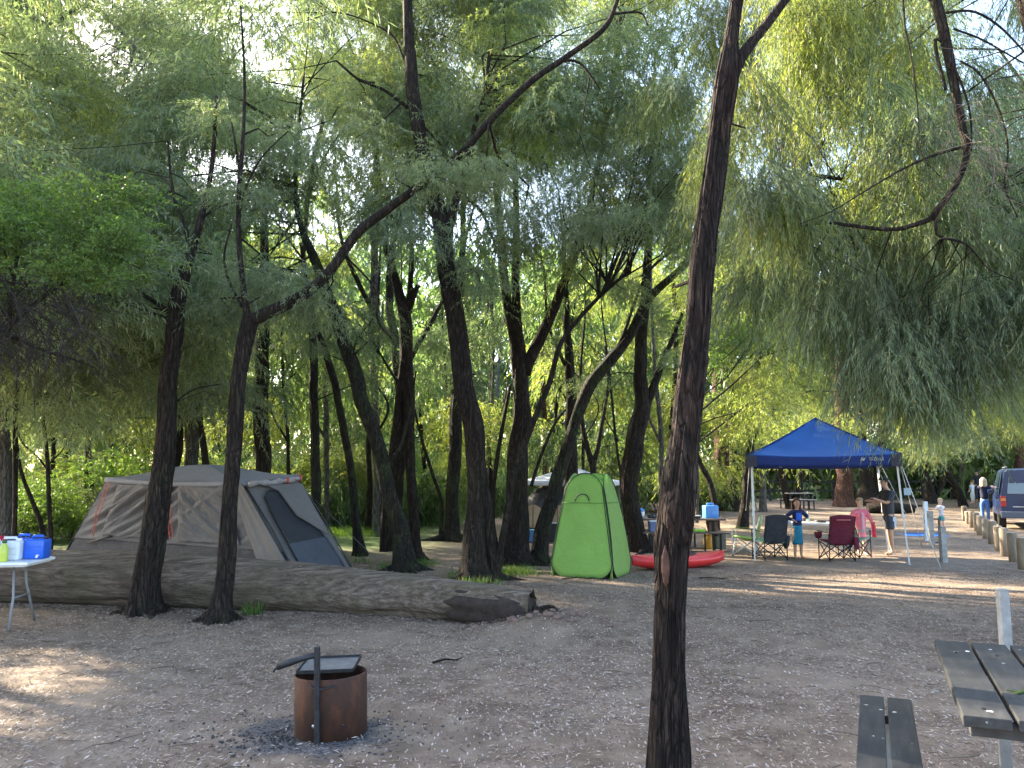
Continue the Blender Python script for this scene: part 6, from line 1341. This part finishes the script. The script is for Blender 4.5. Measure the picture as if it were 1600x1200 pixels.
    for j in (8, 12):
        a, b, c_ = V(*J[j][0]), V(*J[j + 1][0]), V(*J[j + 2][0]); i = len(sn); sn.append((tuple(a), .038 * h * g)); se.append((3, i))
        e = a.lerp(b, min(1, sleeve * 2)); sn.append((tuple(e), .030 * h * g)); se.append((i, i + 1))
        if sleeve > .5: sn.append((tuple(b.lerp(c_, (sleeve - .5) * 2)), .023 * h * g)); se.append((i + 1, i + 2))
    skinmesh('shirt', sn, se, shirt, r)
    if lower_kind == 'shorts' or lower_kind == 'trousers':
        sn = [(P(0, 0, .57 * k), (.070 * h * 1.12, .054 * h * 1.12)), (P(0, 0, .52 * k), (.090 * h, .070 * h))]; se = [(0, 1)]
        for j in kn:
            a, b, c_ = V(*J[j][0]), V(*J[j + 1][0]), V(*J[j + 2][0]); i = len(sn); sn.append((tuple(a), .066 * h)); sn.append((tuple(a.lerp(b, min(1, lower_len * 2))), .049 * h if lower_kind == 'shorts' else .040 * h)); se += [(1, i), (i, i + 1)]
            if lower_len > .5: sn.append((tuple(b.lerp(c_, (lower_len - .5) * 2)), .030 * h)); se.append((i + 1, i + 2))
        skinmesh('shorts' if lower_kind == 'shorts' else 'jeans', sn, se, lower, r)
    else:
        z1, z0 = .56 * k, lower_len; mb = MB()
        mb.grid(lambda u, v: V(math.cos(2 * math.pi * u) * (.072 + .012 * v + .006 * math.sin(10 * math.pi * u) * v), math.sin(2 * math.pi * u) * (.060 + .012 * v + .006 * math.cos(8 * math.pi * u) * v), z1 + (z0 - z1) * v) * h, 32, 8); mb.build('skirt', lower, r, True, solid=.004)
    return r
def stand(px, py): g = G(px, py); return g
HD, HB, HG = pm('hair_dark', (.02, .013, .01), .6, .3, 20, .2), pm('hair_blond', (.50, .36, .20), .6, .25, 20, .2), pm('hair_brown', (.09, .05, .03), .6, .3, 20, .2)
cloth = lambda n, c: fabric(n, c, .12, .5, 9)
man = person('man in dark cap, charcoal T-shirt and dark shorts reaching towards the pink child', stand(1392, 868), R(-84), 1.76, ((None, (.11, -.07, .66), (.07, -.20, .71)), (None, (-.11, -.08, .67), (-.06, -.22, .69))), cloth('charcoal_shirt', (.045, .048, .055)), cloth('board_shorts', (.05, .055, .075)), HD, SKIN, 1.0, (((.05, -.02, .285), (.05, .0, .05)), ((-.05, .03, .285), (-.05, .05, .05))), head=(0, -.03), sleeve=.42, cap=pm('cap_black', (.015, .012, .014), .8, .1, 9, 0), shirt_low=.47, lower_len=.44, shirt_w=1.12)
mb = MB(); mb.slab([V(.088, .045, .49), V(.090, .005, .49), V(.084, -.01, .37), V(.080, .045, .36)], (.006, 0, 0)); o = mb.build('side_panel', cloth('panel_white', (.55, .57, .62)), man); o.scale = (1.76,) * 3
girl = person('girl with long brown hair, navy top with bright blue chest and teal skirt', stand(1248, 873), R(4), 1.30, ((None, (.185, .02, .69), (.105, -.085, .655)), (None, (-.185, .02, .68), (-.10, -.085, .63))), cloth('navy_top', (.012, .018, .075)), cloth('teal_skirt', (.02, .20, .32)), HG, SKIN, 1.22, None, sleeve=.95, longhair=True, shirt_low=.50, lower_len=.235, lower_kind='skirt', shirt_w=.98)
mb = MB(); mb.grid(lambda u, v: V((u - .5) * .105 * (1 - .15 * v), -.068 - .012 * math.sin(math.pi * u), .62 + .13 * v) * 1.3, 10, 8); mb.build('blue_chest', cloth('royal_blue', (.03, .12, .62)), girl, True, solid=.004)
pink = person('fair-haired child in a loose pink hooded towel robe, standing beside the man', at(1347, 861, 18.4) * 1, R(8), 1.30, ((None, (.15, -.03, .66), (.20, -.05, .56)), (None, (-.16, -.0, .68), (-.19, -.03, .60))), cloth('pink_robe', (.80, .20, .27)), cloth('pink_skirt', (.82, .26, .32)), HB, SKINL, 1.22, None, sleeve=.92, shirt_low=.45, lower_len=.30, lower_kind='skirt', shirt_w=1.18)
pink.location.z = hz(pink.location.x, pink.location.y)
mb = MB(); mb.grid(lambda u, v: V(.19 + (u - .5) * .07 + .02 * v, -.05 + .02 * math.sin(6 * u), .58 - .26 * v) * 1.3, 8, 8); mb.build('towel_end', cloth('deep_pink', (.68, .07, .12)), pink, True, solid=.012)
mb = MB(); mb.grid(lambda u, v: V((u - .5) * .06, -.076 - .01 * math.sin(math.pi * u), .40 + .34 * v) * 1.3, 6, 8); mb.build('robe_front', cloth('pale_pink', (.75, .38, .45)), pink, True, solid=.004)
person('fair toddler in a white T-shirt and teal shorts beside the grey post, reaching left', at(1472, 832, 25.6) * 1, R(-60), 1.08, ((None, (.08, -.10, .66), (.06, -.22, .68)), (None, (-.09, -.10, .65), (-.06, -.21, .66))), cloth('white_tee', (.72, .72, .76)), cloth('teal_shorts', (.10, .32, .36)), HB, SKINL, 1.42, None, sleeve=.4, lower_len=.4).location.z = hz(4, 25.6)
wo = at(1540, 806, 29.5); wo.z = hz(wo.x, wo.y)
person('blond woman in navy top and blue jeans reaching towards the parked car', wo, R(150), 1.68, ((None, (-.06, -.16, .78), (-.15, -.28, .80)), (None, (-.21, -.10, .77), (-.33, -.16, .79))), cloth('navy_vest', (.012, .018, .05)), cloth('blue_jeans', (.10, .24, .62)), HB, SKINL, 1.05, None, sleeve=.18, longhair=True, lower_len=.96, lower_kind='trousers')
b = thing('bag', 'red bag held out by the blond woman beside the car', 'bag', wo + V(.62, -.08, 1.18), .2); mb = MB(); mb.lathe((0, 0, 0), [(.05, 0), (.12, .04), (.12, .12), (.05, .16)], 12, 1.8, .8); mb.build('sack', fabric('red_bag', (.50, .04, .06), .15, .5, 8), b, True); mb = MB(); mb.tube([(-.1, 0, .13), (-.05, 0, .20), (.05, 0, .20), (.1, 0, .13)], .012, 6); mb.build('strap', BLK, b, True)
p = at(1520, 782, 43); p.z = hz(p.x, p.y); person('small child in a pale blue-white shirt far off beyond the bollards, left of the woman', p, R(200), 1.25, ((None, (.12, 0, .66), (.13, -.03, .55)), (None, (-.12, 0, .66), (-.13, -.03, .55))), cloth('pale_shirt', (.55, .66, .75)), cloth('white_leg', (.55, .55, .56)), HG, SKINL, 1.25, None, sleeve=.4, lower_len=.8, lower_kind='trousers')
p = at(1529, 782, 45); p.z = hz(p.x, p.y); person('dark-haired adult in dark clothes far off, mostly hidden behind the blond woman', p, R(180), 1.78, ((None, (.12, 0, .65), (.12, -.03, .53)), (None, (-.12, 0, .65), (-.12, -.03, .53))), cloth('black_top', (.02, .02, .03)), cloth('dark_trousers', (.03, .03, .04)), HD, SKIN, 1.0, None, sleeve=.45, lower_len=.96, lower_kind='trousers')
